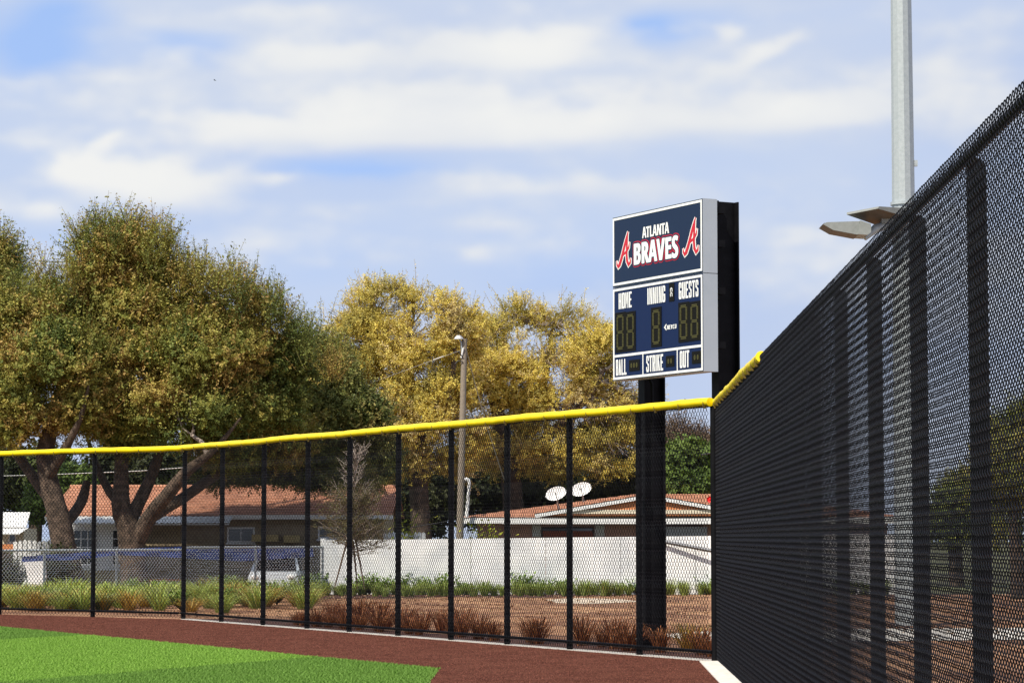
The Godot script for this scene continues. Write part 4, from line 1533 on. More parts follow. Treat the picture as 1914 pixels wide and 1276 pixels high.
func trees() -> void:
	var oak := sprig(24, 0.068, 0.50, 5)
	var oak_fine := sprig(13, 0.068, 0.75, 6)
	var gold := sprig(22, 0.070, 0.50, 7, 0.1)
	var gold_fine := sprig(14, 0.066, 0.8, 9)
	var big := sprig(12, 0.26, 0.6, 8)
	var OAKP := [lin2(0.12, 0.165, 0.04), lin2(0.20, 0.235, 0.055), lin2(0.32, 0.33, 0.075), lin2(0.43, 0.38, 0.09), lin2(0.46, 0.32, 0.10)]
	var OAKG := [lin2(0.11, 0.14, 0.04), lin2(0.20, 0.225, 0.06), lin2(0.31, 0.31, 0.09), lin2(0.40, 0.35, 0.11)]
	var GOLD := [lin2(0.48, 0.42, 0.12), lin2(0.73, 0.60, 0.13), lin2(0.84, 0.69, 0.16), lin2(0.68, 0.56, 0.28)]
	var DARK := [lin2(0.014, 0.022, 0.008), lin2(0.030, 0.042, 0.014), lin2(0.055, 0.062, 0.02)]
	var CITRUS := [lin2(0.05, 0.085, 0.02), lin2(0.10, 0.16, 0.03), lin2(0.17, 0.23, 0.05)]
	var BROWN := [lin2(0.13, 0.085, 0.055), lin2(0.20, 0.14, 0.09), lin2(0.25, 0.18, 0.13)]

	# ---- oak on the left, leaning trunk
	var p := at(135, 1100, 77); p.y = 0
	var t := thing("oak_tree", "live oak with thick leaning trunk, the left one of the pair before the terracotta roof", "tree", p, Basis(), "live oaks behind the yard fence")
	var ends := trunk(t, [[[140, 1125, 74, 0], [130, 1085, 58, 0], [120, 1030, 46, 0], [108, 965, 42, 0.1], [92, 905, 38, 0.2], [84, 850, 34, 0.2], [96, 790, 28, 0.1], [112, 730, 20, 0]],
		[[104, 950, 22, 0.1], [60, 890, 20, 0.8], [20, 830, 16, 1.2], [-10, 760, 10, 1.4]], [[90, 890, 22, 0.1], [120, 840, 18, -0.6], [150, 780, 10, -1.0], [165, 720, 4, -1.2]], [[118, 985, 20, 0.3], [150, 940, 20, 1.6], [162, 900, 15, 2.0]]], 77.0)
	var lobes := [[40, 610, 90, 60, 0], [10, 700, 100, 95, 0.5], [110, 690, 105, 85, -0.5], [60, 790, 120, 52, 0.3], [160, 800, 80, 45, 0.8], [-70, 660, 80, 110, 0.5], [95, 600, 60, 60, 1.0], [150, 740, 80, 70, 0]]
	var L := crown(t, oak, 77, lobes, 20000, OAKP, 101, -0.02, 1.0, 1.0, "crown", 0.74)
	crown(t, oak_fine, 77, lobes, 2500, OAKP, 301, -0.2, 1.3, 1.0, "outer_twigs", 0.84, 0.6)
	boughs(t, L, ends, 0.085, 201, 9, M.twig)
	# ---- oak with the forked trunk, the tallest crown
	p = at(247, 1100, 78); p.y = 0
	t = thing("oak_tree", "tallest live oak with low forking limbs before the terracotta roof", "tree", p, Basis(), "live oaks behind the yard fence")
	ends = trunk(t, [[[249, 1128, 66, 0], [249, 1080, 50, 0], [246, 1030, 52, 0], [240, 985, 46, 0], [226, 950, 36, 0], [226, 900, 30, 0.2], [228, 840, 26, 0.2], [240, 760, 22, 0], [245, 660, 16, 0], [240, 560, 10, 0]],
		[[252, 1015, 36, 0], [280, 965, 30, -0.3], [312, 925, 26, -0.8], [350, 880, 22, -1.2], [400, 840, 12, -1.5], [450, 780, 3, -1.5]],
		[[240, 975, 28, 0], [266, 925, 24, 0.5], [290, 870, 20, 0.8], [310, 800, 15, 1.0], [330, 700, 10, 1.0]],
		[[285, 965, 22, -0.3], [345, 928, 20, 0.6], [400, 890, 17, 1.2], [470, 850, 9, 1.8], [540, 810, 3, 2.0]],
		[[238, 960, 20, 0], [205, 920, 17, 0.8], [180, 870, 13, 1.2], [160, 810, 4, 1.4]]], 78.0)
	lobes = [[226, 490, 46, 66, 0], [268, 525, 46, 56, 0.5], [176, 535, 36, 66, -0.4], [245, 600, 106, 70, 0], [165, 610, 60, 54, 0.8], [335, 630, 96, 74, 0.4], [420, 640, 76, 56, 0], [390, 670, 120, 76, -0.6], [260, 700, 120, 80, 0], [490, 700, 72, 66, 0.5], [340, 770, 130, 70, -0.8], [470, 750, 115, 70, 0.5], [240, 795, 110, 50, 0.4], [420, 825, 110, 48, 0.8], [530, 820, 70, 48, 1.2], [540, 700, 50, 60, 0.8]]
	L = crown(t, oak, 78, lobes, 33000, OAKP, 103, 0.0, 1.0, 1.0, "crown", 0.70)
	crown(t, oak_fine, 78, lobes, 4000, OAKP, 303, -0.2, 1.3, 1.0, "outer_twigs", 0.80, 0.6)
	boughs(t, L, ends, 0.085, 203, 9, M.twig)
	crown(t, oak_fine, 78, [[232, 448, 20, 38, 0], [196, 462, 26, 38, 0], [276, 478, 24, 40, 0], [156, 480, 18, 42, 0], [312, 515, 20, 46, 0], [440, 575, 60, 34, 0], [365, 540, 60, 34, 0], [505, 615, 40, 40, 0]], 1100, OAKP, 104, -0.5, 1.3, 1.0, "top_twigs")
	# ragged sprays standing out of the two crowns
	var edge := [[-20, 560], [30, 540], [62, 525], [92, 505], [122, 540], [150, 430], [186, 412], [204, 440], [240, 392], [262, 432], [292, 428], [324, 455], [336, 505], [372, 496], [410, 505], [446, 515], [470, 548], [516, 548], [532, 585], [562, 606], [600, 636], [640, 676]]
	var sprays := []
	var er := RandomNumberGenerator.new()
	er.seed = 55
	for i in edge.size() - 1:
		var nn := int(absf(edge[i + 1][0] - edge[i][0]) / 9.0) + 2
		for j in nn:
			var f := er.randf()
			sprays.append([lerpf(edge[i][0], edge[i + 1][0], f), lerpf(edge[i][1], edge[i + 1][1], f) + er.randf_range(14, 52), er.randf_range(6, 13), er.randf_range(22, 44), er.randf_range(-1.5, 1.0)])
	crown(t, oak_fine, 78, sprays, 3000, OAKP, 305, -0.6, 0.95, 1.0, "sprays", 1.0, 0.7)
	# ---- lower darker oak running down to the right
	p = at(600, 1100, 82); p.y = 0
	t = thing("oak_tree", "darker round live oak to the right of the pair, its crown sloping down", "tree", p, Basis(), "live oaks behind the yard fence")
	ends = trunk(t, [[[585, 1120, 40, 13], [580, 1000, 34, 13], [590, 900, 30, 11], [600, 820, 24, 8], [600, 740, 14, 4]], [[588, 900, 18, 11], [650, 840, 14, 8], [680, 780, 8, 4]]], 82.0)
	lobes = [[555, 675, 56, 52, 0], [600, 690, 40, 44, 0.4], [530, 730, 90, 66, -0.5], [600, 740, 95, 80, 0], [660, 800, 66, 66, 0.3], [570, 830, 110, 55, 0], [500, 800, 70, 60, 0.5], [640, 870, 90, 40, 1], [620, 690, 40, 50, 0.5], [690, 850, 50, 55, 0.8], [470, 872, 95, 34, 1.0], [580, 888, 80, 30, 0.5], [696, 885, 40, 36, 0.8], [390, 878, 60, 26, 1.2]]
	L = crown(t, oak, 82, lobes, 25000, OAKG, 107, -0.05, 1.0, 1.0, "crown", 0.76)
	crown(t, oak_fine, 82, lobes, 2500, OAKG, 307, -0.2, 1.3, 1.0, "outer_twigs", 0.86, 0.6)
	boughs(t, L, ends, 0.08, 207, 8, M.twig)
	# ---- tree at the far left edge
	p = at(-40, 1060, 98); p.y = 0
	t = thing("oak_tree", "sparse oak top at the left edge, behind the leaning oak", "tree", p)
	ends = trunk(t, [[[-40, 1090, 40, 0], [-45, 900, 34, 0], [-40, 740, 26, 0], [-30, 560, 14, 0]], [[-44, 900, 24, 0], [20, 800, 18, 0], [30, 700, 10, 0]]], 98.0)
	L = crown(t, oak_fine, 98, [[-8, 470, 44, 56, 0], [-50, 540, 70, 80, 0], [6, 530, 36, 50, 0], [-60, 680, 110, 100, 0]], 6000, OAKP, 109, -0.10, 1.3)
	boughs(t, L, ends, 0.06, 209, 9, M.twig)

	# ---- golden trees
	p = at(770, 1060, 104); p.y = 0
	t = thing("golden_tree", "broad tree with golden yellow catkins, left of the utility pole", "tree", p, Basis(), "golden spring oaks")
	ends = trunk(t, [[[790, 1085, 44, 0], [785, 960, 38, 0], [778, 860, 32, 0], [770, 760, 22, 0], [760, 640, 10, 0]], [[780, 880, 22, 0], [740, 800, 18, 0.5], [725, 730, 13, 0.8], [700, 660, 8, 0.8]], [[776, 850, 22, 0], [820, 770, 18, -0.5], [845, 700, 12, -1], [850, 640, 7, -1]]], 104.0)
	lobes = [[642, 600, 50, 46, 0], [868, 615, 44, 40, 0], [705, 575, 66, 40, 0.5], [775, 565, 66, 38, 0], [830, 600, 50, 46, -0.5], [690, 640, 84, 52, 0], [780, 640, 90, 54, -0.6], [855, 660, 52, 60, 0.5], [700, 720, 80, 56, 0.6], [800, 730, 90, 60, 0], [760, 800, 100, 56, -0.4], [850, 790, 60, 66, 0], [740, 870, 76, 46, 0.5], [820, 870, 70, 40, 0]]
	L = crown(t, gold, 104, lobes, 14500, GOLD, 113, 0.03, 1.0, 1.0, "crown", 0.88)
	crown(t, gold_fine, 104, lobes, 1500, GOLD, 313, -0.1, 1.0, 1.0, "outer_twigs", 0.95, 0.3)
	boughs(t, L, ends, 0.075, 213, 26, M.twig)
	p = at(1010, 1060, 108); p.y = 0
	t = thing("golden_tree", "broad tree with golden yellow catkins, between the utility pole and scoreboard", "tree", p, Basis(), "golden spring oaks")
	ends = trunk(t, [[[960, 1085, 46, 0], [960, 960, 40, 0], [950, 860, 34, 0], [930, 770, 26, 0], [922, 740, 22, 0], [905, 680, 12, 0]], [[955, 850, 24, 0], [990, 780, 18, 0.5], [1020, 700, 12, 0.6], [1030, 630, 7, 0.6]], [[958, 880, 24, 0], [1040, 800, 18, -0.5], [1100, 740, 12, -0.8], [1130, 690, 7, -0.8]]], 108.0)
	lobes = [[925, 610, 52, 36, 0], [970, 600, 60, 40, 0.4], [1040, 610, 66, 42, 0], [1095, 640, 50, 56, 0], [930, 680, 80, 52, 0], [1020, 680, 90, 54, -0.6], [1110, 700, 56, 56, 0.5], [960, 760, 90, 56, 0.6], [1060, 770, 100, 56, 0], [1150, 730, 40, 44, 0], [1130, 800, 66, 52, 0], [960, 840, 90, 46, 0], [1060, 850, 100, 46, 0.4], [1150, 850, 60, 46, 0], [1180, 790, 50, 40, 1], [1172, 690, 40, 50, 0.6], [1188, 750, 44, 50, 0.3], [885, 700, 60, 60, 0.6], [880, 770, 60, 60, 0.3]]
	L = crown(t, gold, 108, lobes, 17000, GOLD, 117, 0.03, 1.0, 1.0, "crown", 0.90)
	crown(t, gold_fine, 108, lobes, 1500, GOLD, 317, -0.1, 1.0, 1.0, "outer_twigs", 0.95, 0.3)
	boughs(t, L, ends, 0.075, 217, 26, M.twig)

	# ---- dark evergreens behind the houses
	var darks := [[60, 890, 90, 44, 112, "dark shrubby tree behind the leaning oak's trunk"], [270, 880, 110, 44, 114, "dark evergreen above the terracotta ridge, behind the forked oak"], [450, 880, 90, 40, 116, "dark evergreen above the middle of the terracotta ridge"],
		[640, 890, 90, 50, 112, "dark evergreen above the right end of the terracotta ridge"], [760, 930, 60, 60, 112, "dark understorey tree between the two houses"], [900, 905, 100, 66, 114, "dark evergreen behind the utility pole and service mast"], [1060, 900, 110, 66, 118, "dark evergreen behind the satellite dishes"], [1180, 900, 66, 46, 110, "dark green tree beside the scoreboard column, above the gable"]]
	var k := 0
	for q in darks:
		p = at(q[0], 1050, q[4]); p.y = 0
		t = thing("evergreen_tree", q[5], "tree", p, Basis(), "dark evergreens behind the houses")
		trunk(t, [[[q[0], 1085, 30, 0], [q[0] + 6, 960, 24, 0], [q[0], q[1], 14, 0]]], q[4])
		crown(t, big, q[4], [[q[0], q[1], q[2], q[3], 0], [q[0] - q[2] * 0.5, q[1] + 26, q[2] * 0.6, q[3] * 0.8, 0.5], [q[0] + q[2] * 0.5, q[1] + 28, q[2] * 0.6, q[3] * 0.8, -0.5]], 2600, DARK if k != 0 else [DARK[1], DARK[2], lin2(0.09, 0.13, 0.03)], 121 + k, -0.25, 1.0)
		k += 1
	# bright green shrub above the ridge on the left
	p = at(150, 1050, 100); p.y = 0
	t = thing("citrus_tree", "bright green bushy tree peeping over the left of the terracotta ridge", "tree", p)
	trunk(t, [[[150, 1085, 20, 0], [150, 900, 10, 0]]], 100.0)
	crown(t, big, 100, [[150, 905, 34, 24, 0], [118, 915, 30, 26, 0], [80, 940, 26, 40, 0]], 900, CITRUS, 141, -0.3, 0.8)
	# citrus right of the scoreboard column
	p = at(1290, 1050, 101); p.y = 0
	t = thing("citrus_tree", "glossy green tree over the gable, just left of the black corner post", "tree", p)
	trunk(t, [[[1290, 1085, 26, 0], [1290, 900, 14, 0]]], 101.0)
	crown(t, big, 101, [[1280, 875, 54, 40, 0], [1250, 910, 40, 34, -0.5], [1320, 890, 40, 44, 0.5], [1360, 900, 40, 46, 0], [1300, 920, 60, 30, -0.5]], 3600, CITRUS, 143, -0.3, 0.85)
	# far brown woods
	var far_labels := ["far bare brown tree over the glossy green tree", "far bare brown tree at the black corner post", "far bare brown tree directly behind the corner of the two fences"]
	k = 0
	for q in [[1262, 838, 50, 36], [1330, 850, 60, 34], [1420, 856, 70, 36]]:
		p = at(q[0], 1020, 190); p.y = 0
		t = thing("bare_tree", far_labels[k], "tree", p, Basis(), "far bare brown trees")
		ends = trunk(t, [[[q[0], 1060, 16, 0], [q[0], 900, 12, 0], [q[0] + 4, q[1], 5, 0]]], 190.0)
		L = crown(t, oak_fine, 190, [[q[0], q[1], q[2], q[3], 0], [q[0], q[1] + 40, q[2], q[3], 0]], 3600, BROWN, 151 + k, -0.2, 1.9)
		boughs(t, L, ends, 0.1, 251 + k, 14, M.twig)
		k += 1
	# trees behind the sideline fence
	k = 0
	for q in [[1905, 855, 60, 105, 64, 4500, "olive tree behind the near fence at the picture's right edge"], [1790, 945, 80, 62, 90, 4500, "olive bush-like tree behind the near fence, beyond the light pole"], [1990, 800, 110, 140, 70, 4000, "olive tree just outside the right edge behind the near fence"]]:
		p = at(q[0], 1040, q[4]); p.y = 0
		t = thing("golden_tree", q[6], "tree", p)
		ends = trunk(t, [[[q[0], 1120, 30, 0], [q[0] - 6, 960, 24, 0], [q[0], q[1], 10, 0]]], q[4])
		L = crown(t, oak, q[4], [[q[0], q[1], q[2], q[3], 0], [q[0] - q[2] * 0.5, q[1] + q[3] * 0.6, q[2] * 0.8, q[3] * 0.6, 0.4], [q[0] + q[2] * 0.4, q[1] + q[3] * 0.7, q[2] * 0.8, q[3] * 0.6, -0.4]], q[5], [OAKP[0], OAKP[1], OAKP[2], OAKG[3]], 161 + k, -0.12, 0.9)
		boughs(t, L, ends, 0.06, 261 + k, 9, M.twig)
		k += 1

	# ---- staked sapling between fence and wall
	p = at(652, 1110, 71.5); p.y = 0
	t = thing("sapling", "young nearly bare sapling held by stakes before the white wall", "tree", p)
	var r := RandomNumberGenerator.new()
	r.seed = 77
	var b := Buf.new()
	var top := at(665, 838, 71.5) - p
	b.tube([Vector3.ZERO, top * 0.3, top * 0.65, top], [0.055, 0.045, 0.03, 0.008], 8)
	part("trunk", b, M.bark, t)
	b = Buf.new()
	var tips := []
	for i in 120:
		var f := r.randf_range(0.28, 0.97)
		var s := top * f
		var a := r.randf() * TAU
		var ln := lerpf(1.25, 0.7, (f - 0.3) / 0.67) * r.randf_range(0.5, 1.0)
		var rise := r.randf_range(0.35, 1.3) * (0.5 if f < 0.45 else 1.0)
		var e := s + Vector3(cos(a), rise, sin(a)).normalized() * ln
		var mid := s.lerp(e, 0.5) + Vector3(cos(a), -0.3, sin(a)) * 0.06
		b.tube([s, mid, e], [0.014, 0.010, 0.004], 4, false)
		tips.append([s, e, f])
		for j in 3:
			var g := r.randf_range(0.4, 0.9)
			var q := s.lerp(e, g)
			b.tube([q, q + Vector3(r.randf_range(-1, 1), r.randf_range(0, 1), r.randf_range(-1, 1)).normalized() * ln * 0.35], [0.007, 0.003], 3, false)
	part("branch", b, M.twig, t)
	var xf := []
	var cols := []
	for q in tips:
		if q[2] > 0.62: continue
		for j in 12:
			var pp: Vector3 = q[0].lerp(q[1], r.randf_range(0.25, 1.05)) + Vector3(r.randf_range(-1, 1), r.randf_range(-1, 1), r.randf_range(-1, 1)) * 0.12
			var up := Vector3(r.randf_range(-1, 1), r.randf_range(-0.2, 1), r.randf_range(-1, 1)).normalized()
			var sd := up.cross(Vector3(0.3, 0.2, 1)).normalized()
			xf.append(Transform3D(Basis(sd * 0.6, up * 0.6, sd.cross(up) * 0.6), pp))
			cols.append(lin2(0.22, 0.23, 0.09).lerp(lin2(0.24, 0.18, 0.10), r.randf()))
	multi("leaves", oak_fine, M.leaf, xf, cols, t)
	for q in [[625, 1058, 648, 990], [668, 1060, 660, 990], [682, 1062, 664, 985]]:
		b = Buf.new()
		var s0 := at(q[0], q[1] + 40, 71.2 if q[0] != 668 else 72.0) - p
		var s1 := at(q[2], q[3] + 22, 71.5) - p
		b.tube([s1, s1.lerp(s0, 0.5), s0], [0.03, 0.028, 0.012], 5)
		part("stake", b, mat(lin(0.12, 0.085, 0.06), 0.9), t)


func lin2(r: float, g: float, b: float) -> Color:   # vertex and copy colours stay linear
	return Color(r, g, b)


# ------------------------------------------------------------------ low plants
func clump(blades: int, height: float, spread: float, seed_: int, cols: Array, width := 0.008, lean := 0.9) -> ArrayMesh:
	var r := RandomNumberGenerator.new()
	r.seed = seed_
	var b := Buf.new()
	for i in blades:
		var a := r.randf() * TAU
		var d := Vector3(cos(a), 0, sin(a))
		var o := d * r.randf() * spread * 0.25
		var h := height * r.randf_range(0.55, 1.08)
		var out := spread * r.randf_range(0.15, 1.0) * lean
		var sd := Vector3(-sin(a + r.randf_range(-0.8, 0.8)), 0, cos(a)).normalized() * width * r.randf_range(0.7, 1.3)
		var f := r.randf() * (cols.size() - 1.001)
		b.col = cols[int(f)].lerp(cols[int(f) + 1], f - int(f)) * r.randf_range(0.75, 1.25)
		var p1 := o + d * out * 0.30 + Vector3(0, h * 0.55, 0)
		var p2 := o + d * out * 0.70 + Vector3(0, h * 0.92, 0)
		var p3 := o + d * out * 1.05 + Vector3(0, h * r.randf_range(0.80, 1.05), 0)
		b.quad(o - sd, o + sd, p1 + sd * 0.9, p1 - sd * 0.9)
		b.quad(p1 - sd * 0.9, p1 + sd * 0.9, p2 + sd * 0.6, p2 - sd * 0.6)
		b.tri(p2 - sd * 0.6, p2 + sd * 0.6, p3)
	return b.mesh(true)


func bushlet(stems: int, height: float, spread: float, seed_: int, cols: Array, leaf := 0.10) -> ArrayMesh:
	var r := RandomNumberGenerator.new()
	r.seed = seed_
	var b := Buf.new()
	for i in stems:
		var a := r.randf() * TAU
		var d := Vector3(cos(a), 0, sin(a))
		var h := height * r.randf_range(0.5, 1.1)
		var e := d * spread * r.randf_range(0.1, 1.0) + Vector3(0, h, 0)
		b.col = Color(0.10, 0.08, 0.04)
		b.tube([Vector3.ZERO, e * 0.5 + d * 0.03, e], [0.008, 0.006, 0.003], 3, false, false)
		for j in 11:
			var f := 0.25 + 0.75 * j / 10.0
			var p := e * f + Vector3(0, 0, 0)
			var aa := j * 2.4 + r.randf()
			var ld := Vector3(cos(aa), r.randf_range(0.2, 1.1), sin(aa)).normalized()
			var s := ld.cross(Vector3.UP).normalized()
			var k := leaf * r.randf_range(0.7, 1.3)
			var g := r.randf() * (cols.size() - 1.001)
			b.col = cols[int(g)].lerp(cols[int(g) + 1], g - int(g)) * r.randf_range(0.8, 1.2)
			b.tri(p, p + ld * k * 0.5 + s * k * 0.24, p + ld * k)
			b.tri(p, p + ld * k, p + ld * k * 0.5 - s * k * 0.24)
	return b.mesh(true)


func plant(called: String, mesh: Mesh, where: Vector3, scl: float, label: String, category: String, group: String) -> void:
	var o := part(called, mesh, M.blade, self, where)
	o.rotation.y = rng.randf() * TAU
	o.scale = Vector3(scl * rng.randf_range(0.9, 1.1), scl * rng.randf_range(0.85, 1.15), scl * rng.randf_range(0.9, 1.1))
	tag(o, label, category, group)


func plants() -> void:
	var RUST := [lin2(0.13, 0.040, 0.020), lin2(0.27, 0.095, 0.042), lin2(0.44, 0.20, 0.09)]
	var STRAW := [lin2(0.20, 0.28, 0.06), lin2(0.33, 0.41, 0.10), lin2(0.47, 0.48, 0.19)]
	var ORANGE := [lin2(0.30, 0.18, 0.045), lin2(0.45, 0.29, 0.07), lin2(0.55, 0.42, 0.16)]
	var GREY := [lin2(0.10, 0.14, 0.07), lin2(0.16, 0.20, 0.11), lin2(0.22, 0.25, 0.15)]
	var GREEN := [lin2(0.09, 0.16, 0.035), lin2(0.18, 0.28, 0.06), lin2(0.30, 0.40, 0.11)]
	var rust := []
	var straw := []
	var orange := []
	var grey := []
	var green := []
	var greeny := []
	for i in 3:
		rust.append(clump(150, 0.42, 0.44, 300 + i, RUST, 0.007, 1.0))
		straw.append(clump(240, 0.52, 0.70, 310 + i, STRAW, 0.007, 1.2))
		orange.append(clump(220, 0.46, 0.64, 320 + i, ORANGE, 0.007, 1.2))
		grey.append(clump(240, 0.46, 0.68, 330 + i, GREY, 0.007, 1.2))
		green.append(bushlet(44, 0.50, 0.48, 340 + i, GREEN, 0.10))
		greeny.append(clump(170, 0.50, 0.5, 350 + i, [lin2(0.18, 0.26, 0.06), lin2(0.30, 0.38, 0.10), lin2(0.38, 0.40, 0.16)]))
	var lb := (C0 - V1).length()
	var o := -nB
	# rust-red fountain grasses along the outside of the middle fence
	var k := 0
	var f := 0.20
	while f < 0.995:
		var rows := 2 if f < 0.50 else 1
		for j in rows:
			var q := V1 + dB * lb * (f + rng.randf_range(-0.008, 0.008)) + o * (0.75 + j * 0.75 + rng.randf_range(-0.15, 0.25))
			plant("fountain_grass", rust[k % 3], q, rng.randf_range(0.65, 1.15), "rust-red fountain grass tuft in the mulch behind the middle black fence", "ornamental grass", "rust-red grasses along the fence")
			k += 1
		f += 0.026 if f < 0.50 else 0.036
	# one paler tuft by the corner post
	plant("fountain_grass", orange[0], gnd(1290, 1212), 1.0, "pale straw-orange grass tuft between the scoreboard column and the corner post", "ornamental grass", "")
	# mixed grasses on the left, between black fence and yard fence
	var kinds := [[straw, "muhly_grass", "yellow-green muhly grass tuft between the black fence and the silver fence", "ornamental grass", "yellow-green grasses on the left"],
		[orange, "muhly_grass", "orange-tinged muhly grass tuft between the black fence and the silver fence", "ornamental grass", "orange grasses on the left"],
		[grey, "muhly_grass", "grey-green muhly grass tuft close behind the left black fence", "ornamental grass", "grey-green grasses on the left"],
		[green, "leafy_shrub", "low leafy green shrub among the left grasses", "shrub", "leafy shrubs on the left"]]
	for i in 100:
		var px := rng.randf_range(-30, 600)
		var lo := 1142.0 if px < 345 else lerpf(1146.0, 1150.0, (px - 345) / 255.0)
		var hi := lerpf(1122.0, 1106.0, clampf(px / 600.0, 0, 1))
		var py := lerpf(lo, hi, pow(rng.randf(), 1.2))
		if px > 420 and py > 1138: py -= 18.0
		var kk := 0
		var u := rng.randf()
		if u > 0.86 and px > 200: kk = 3
		elif u > 0.68: kk = 1
		elif u > 0.42 and py > 1128: kk = 2
		var kd: Array = kinds[kk]
		plant(kd[1], kd[0][i % 3], gnd(px, py), rng.randf_range(0.75, 1.15), kd[2], kd[3], kd[4])
	# green shrubs and light grasses along the foot of the white wall
	var px := 545.0
	k = 0
	while px < 1700.0:
		var y0 := 1112.0 - 0.003 * px
		plant("leafy_shrub", green[k % 3], gnd(px + rng.randf_range(-5, 5), y0 + rng.randf_range(-3, 2)), rng.randf_range(0.8, 1.08), "low leafy green shrub at the foot of the white wall", "shrub", "green shrubs along the white wall")
		plant("wall_grass", greeny[k % 3], gnd(px + 8 + rng.randf_range(-5, 5), y0 + 3 + rng.randf_range(-2, 2)), rng.randf_range(0.6, 0.95), "light green grass tuft in front of the shrubs along the white wall", "ornamental grass", "green grasses along the white wall")
		k += 1
		px += 12.0
	# dark shrubs behind the silver fence at the far left
	var dk := bushlet(60, 1.25, 0.75, 371, [lin2(0.02, 0.03, 0.012), lin2(0.04, 0.055, 0.02), lin2(0.07, 0.08, 0.03)], 0.16)
	for q in [-22, 4, 26, 96, 112]:
		var w := at(q, 1000, 76.5); w.y = 0
		plant("dark_shrub", dk, w, 1.0, "dark leafy shrub close behind the silver fence near the white curved panel", "shrub", "dark shrubs behind the silver fence")
	# leaf litter on the bare bed
	var fl := Buf.new()
	fl.tri(Vector3(-0.03, 0.0, 0.02), Vector3(0.03, 0.012, 0.015), Vector3(0.0, 0.02, -0.03))
	var lx := []
	var lc := []
	for i in 9000:
		var z := rng.randf_range(36.0, 76.0)
		var lp := Vector3(rng.randf_range(-13.0, 13.0), -0.004, -z)
		if (lp - C0).dot(nB) > -0.2 and lp.x < C0.x: continue
		if (lp - V1).dot(dA.cross(Vector3.UP)) > -0.2: continue
		if lp.x < V1.x and (lp - V1).dot(dA.cross(Vector3.UP)) > -0.2: continue
		lx.append(Transform3D(Basis(Vector3.UP, rng.randf() * TAU).scaled(Vector3.ONE * rng.randf_range(0.6, 1.8)), lp))
		var v := rng.randf_range(0.4, 1.5)
		lc.append(Color(0.30 * v, 0.19 * v, 0.11 * v))
	multi("leaf_litter", fl.mesh(true), M.crumb, lx, lc, self)
	# yellow-leaved shrubs showing over the wall
	var yl := bushlet(40, 2.1, 0.8, 361, [lin2(0.14, 0.19, 0.02), lin2(0.30, 0.32, 0.03), lin2(0.40, 0.38, 0.05)], 0.16)
	for q in [[890, "yellow-green shrub over the white wall, just right of the utility pole"], [925, "yellow-green shrub over the white wall under the pink house's fascia"], [765, "yellow-green shrub over the white wall, left of the utility pole"]]:
		var w := at(q[0], 1000, 80.5); w.y = 0
		plant("tall_shrub", yl, w, 1.0, q[1], "shrub", "")


# ------------------------------------------------------------------ utility pole
func utility_pole() -> void:
	var D := 81.0
	var base := at(857, 1000, D); base.y = 0
	var top := at(868, 633, D)
	var t := thing("utility_pole", "weathered wooden utility pole behind the white wall, with a small lamp", "utility pole", base)
	var b := Buf.new()
	b.tube([Vector3(0, -0.2, 0), (top - base) * 0.5, top - base], [0.128, 0.108, 0.088], 12)
	part("pole", b, M.pole_wood, t)
	b = Buf.new()
	var tp := top - base
	b.tube([tp + Vector3(-0.08, -0.45, 0.06), tp + Vector3(-0.10, -0.15, 0.08), tp + Vector3(-0.16, 0.0, 0.1)], [0.03, 0.03, 0.03], 6)
	part("lamp_arm", b, M.galv, t)
	b = Buf.new()
	b.tube([tp + Vector3(-0.18, 0.10, 0.1), tp + Vector3(-0.18, 0.04, 0.1), tp + Vector3(-0.18, -0.02, 0.1)], [0.06, 0.13, 0.15], 12)
	part("lamp_head", b, M.board_white, t)
	b = Buf.new()
	b.tube([tp + Vector3(-0.1, -0.62, 0.08), tp + Vector3(-0.03, -0.30, 0.13)], [0.035, 0.03], 6)
	part("conduit", b, M.board_white, t)
	b = Buf.new()
	b.tube([tp + Vector3(-0.30, -0.82, 0.1), tp + Vector3(-0.2, -0.72, 0.1), tp + Vector3(-0.05, -0.75, 0.12)], [0.02, 0.02, 0.02], 5)
	b.tube([tp + Vector3(-0.20, -0.42, 0.1), tp + Vector3(-0.05, -0.60, 0.12)], [0.02, 0.02], 5)
	part("hook", b, M.black, t)
	# wires
	var wires := [[[872, 655], [905, 790], [948, 912], 0.014, "pale guy wire running down from the utility pole towards the roof", lin(0.45, 0.40, 0.32)], [[860, 655], [760, 690], [630, 740], 0.006, "pale service wire from the utility pole to the left", lin(0.45, 0.42, 0.38)]]
	for w in wires:
		b = Buf.new()
		var pts := []
		var rad := []
		var a := at(w[0][0], w[0][1], D)
		var m := at(w[1][0], w[1][1], D + 1.0)
		var c := at(w[2][0], w[2][1], D + 3.0)
		for i in 9:
			var f := i / 8.0
			pts.append(a.lerp(m, f).lerp(m.lerp(c, f), f)); rad.append(w[3])
		b.tube(pts, rad, 5)
		if w[0][0] == 860:
			b.tube([pts[1].lerp(pts[2], 0.2), pts[1].lerp(pts[2], 0.9)], [0.03, 0.03], 5)
		tag(part("wire", b, mat(w[5], 0.6), self), w[4], "wire")
	b = Buf.new()
	b.tube([at(-60, 891, 86), at(90, 887, 86), at(260, 880, 86), at(420, 868, 86)], [0.014, 0.014, 0.014, 0.014], 5)
	tag(part("wire", b, mat(lin(0.5, 0.5, 0.5), 0.5), self), "pale wire crossing the shaded left oaks above the roof", "wire")
	b = Buf.new()
	b.tube([at(1180, 800, 120), at(1250, 770, 120), at(1340, 752, 120)], [0.016, 0.016, 0.016], 5)
	tag(part("wire", b, M.black, self), "dark thin wire over the brown woods right of the scoreboard column", "wire")
	b = Buf.new()
	b.tube([at(1310, 850, 98), at(1340, 845, 98), at(1420, 830, 98)], [0.03, 0.03, 0.03], 5)
	tag(part("wire", b, M.black, self), "thick dark wire against the green tree at the corner post", "wire")


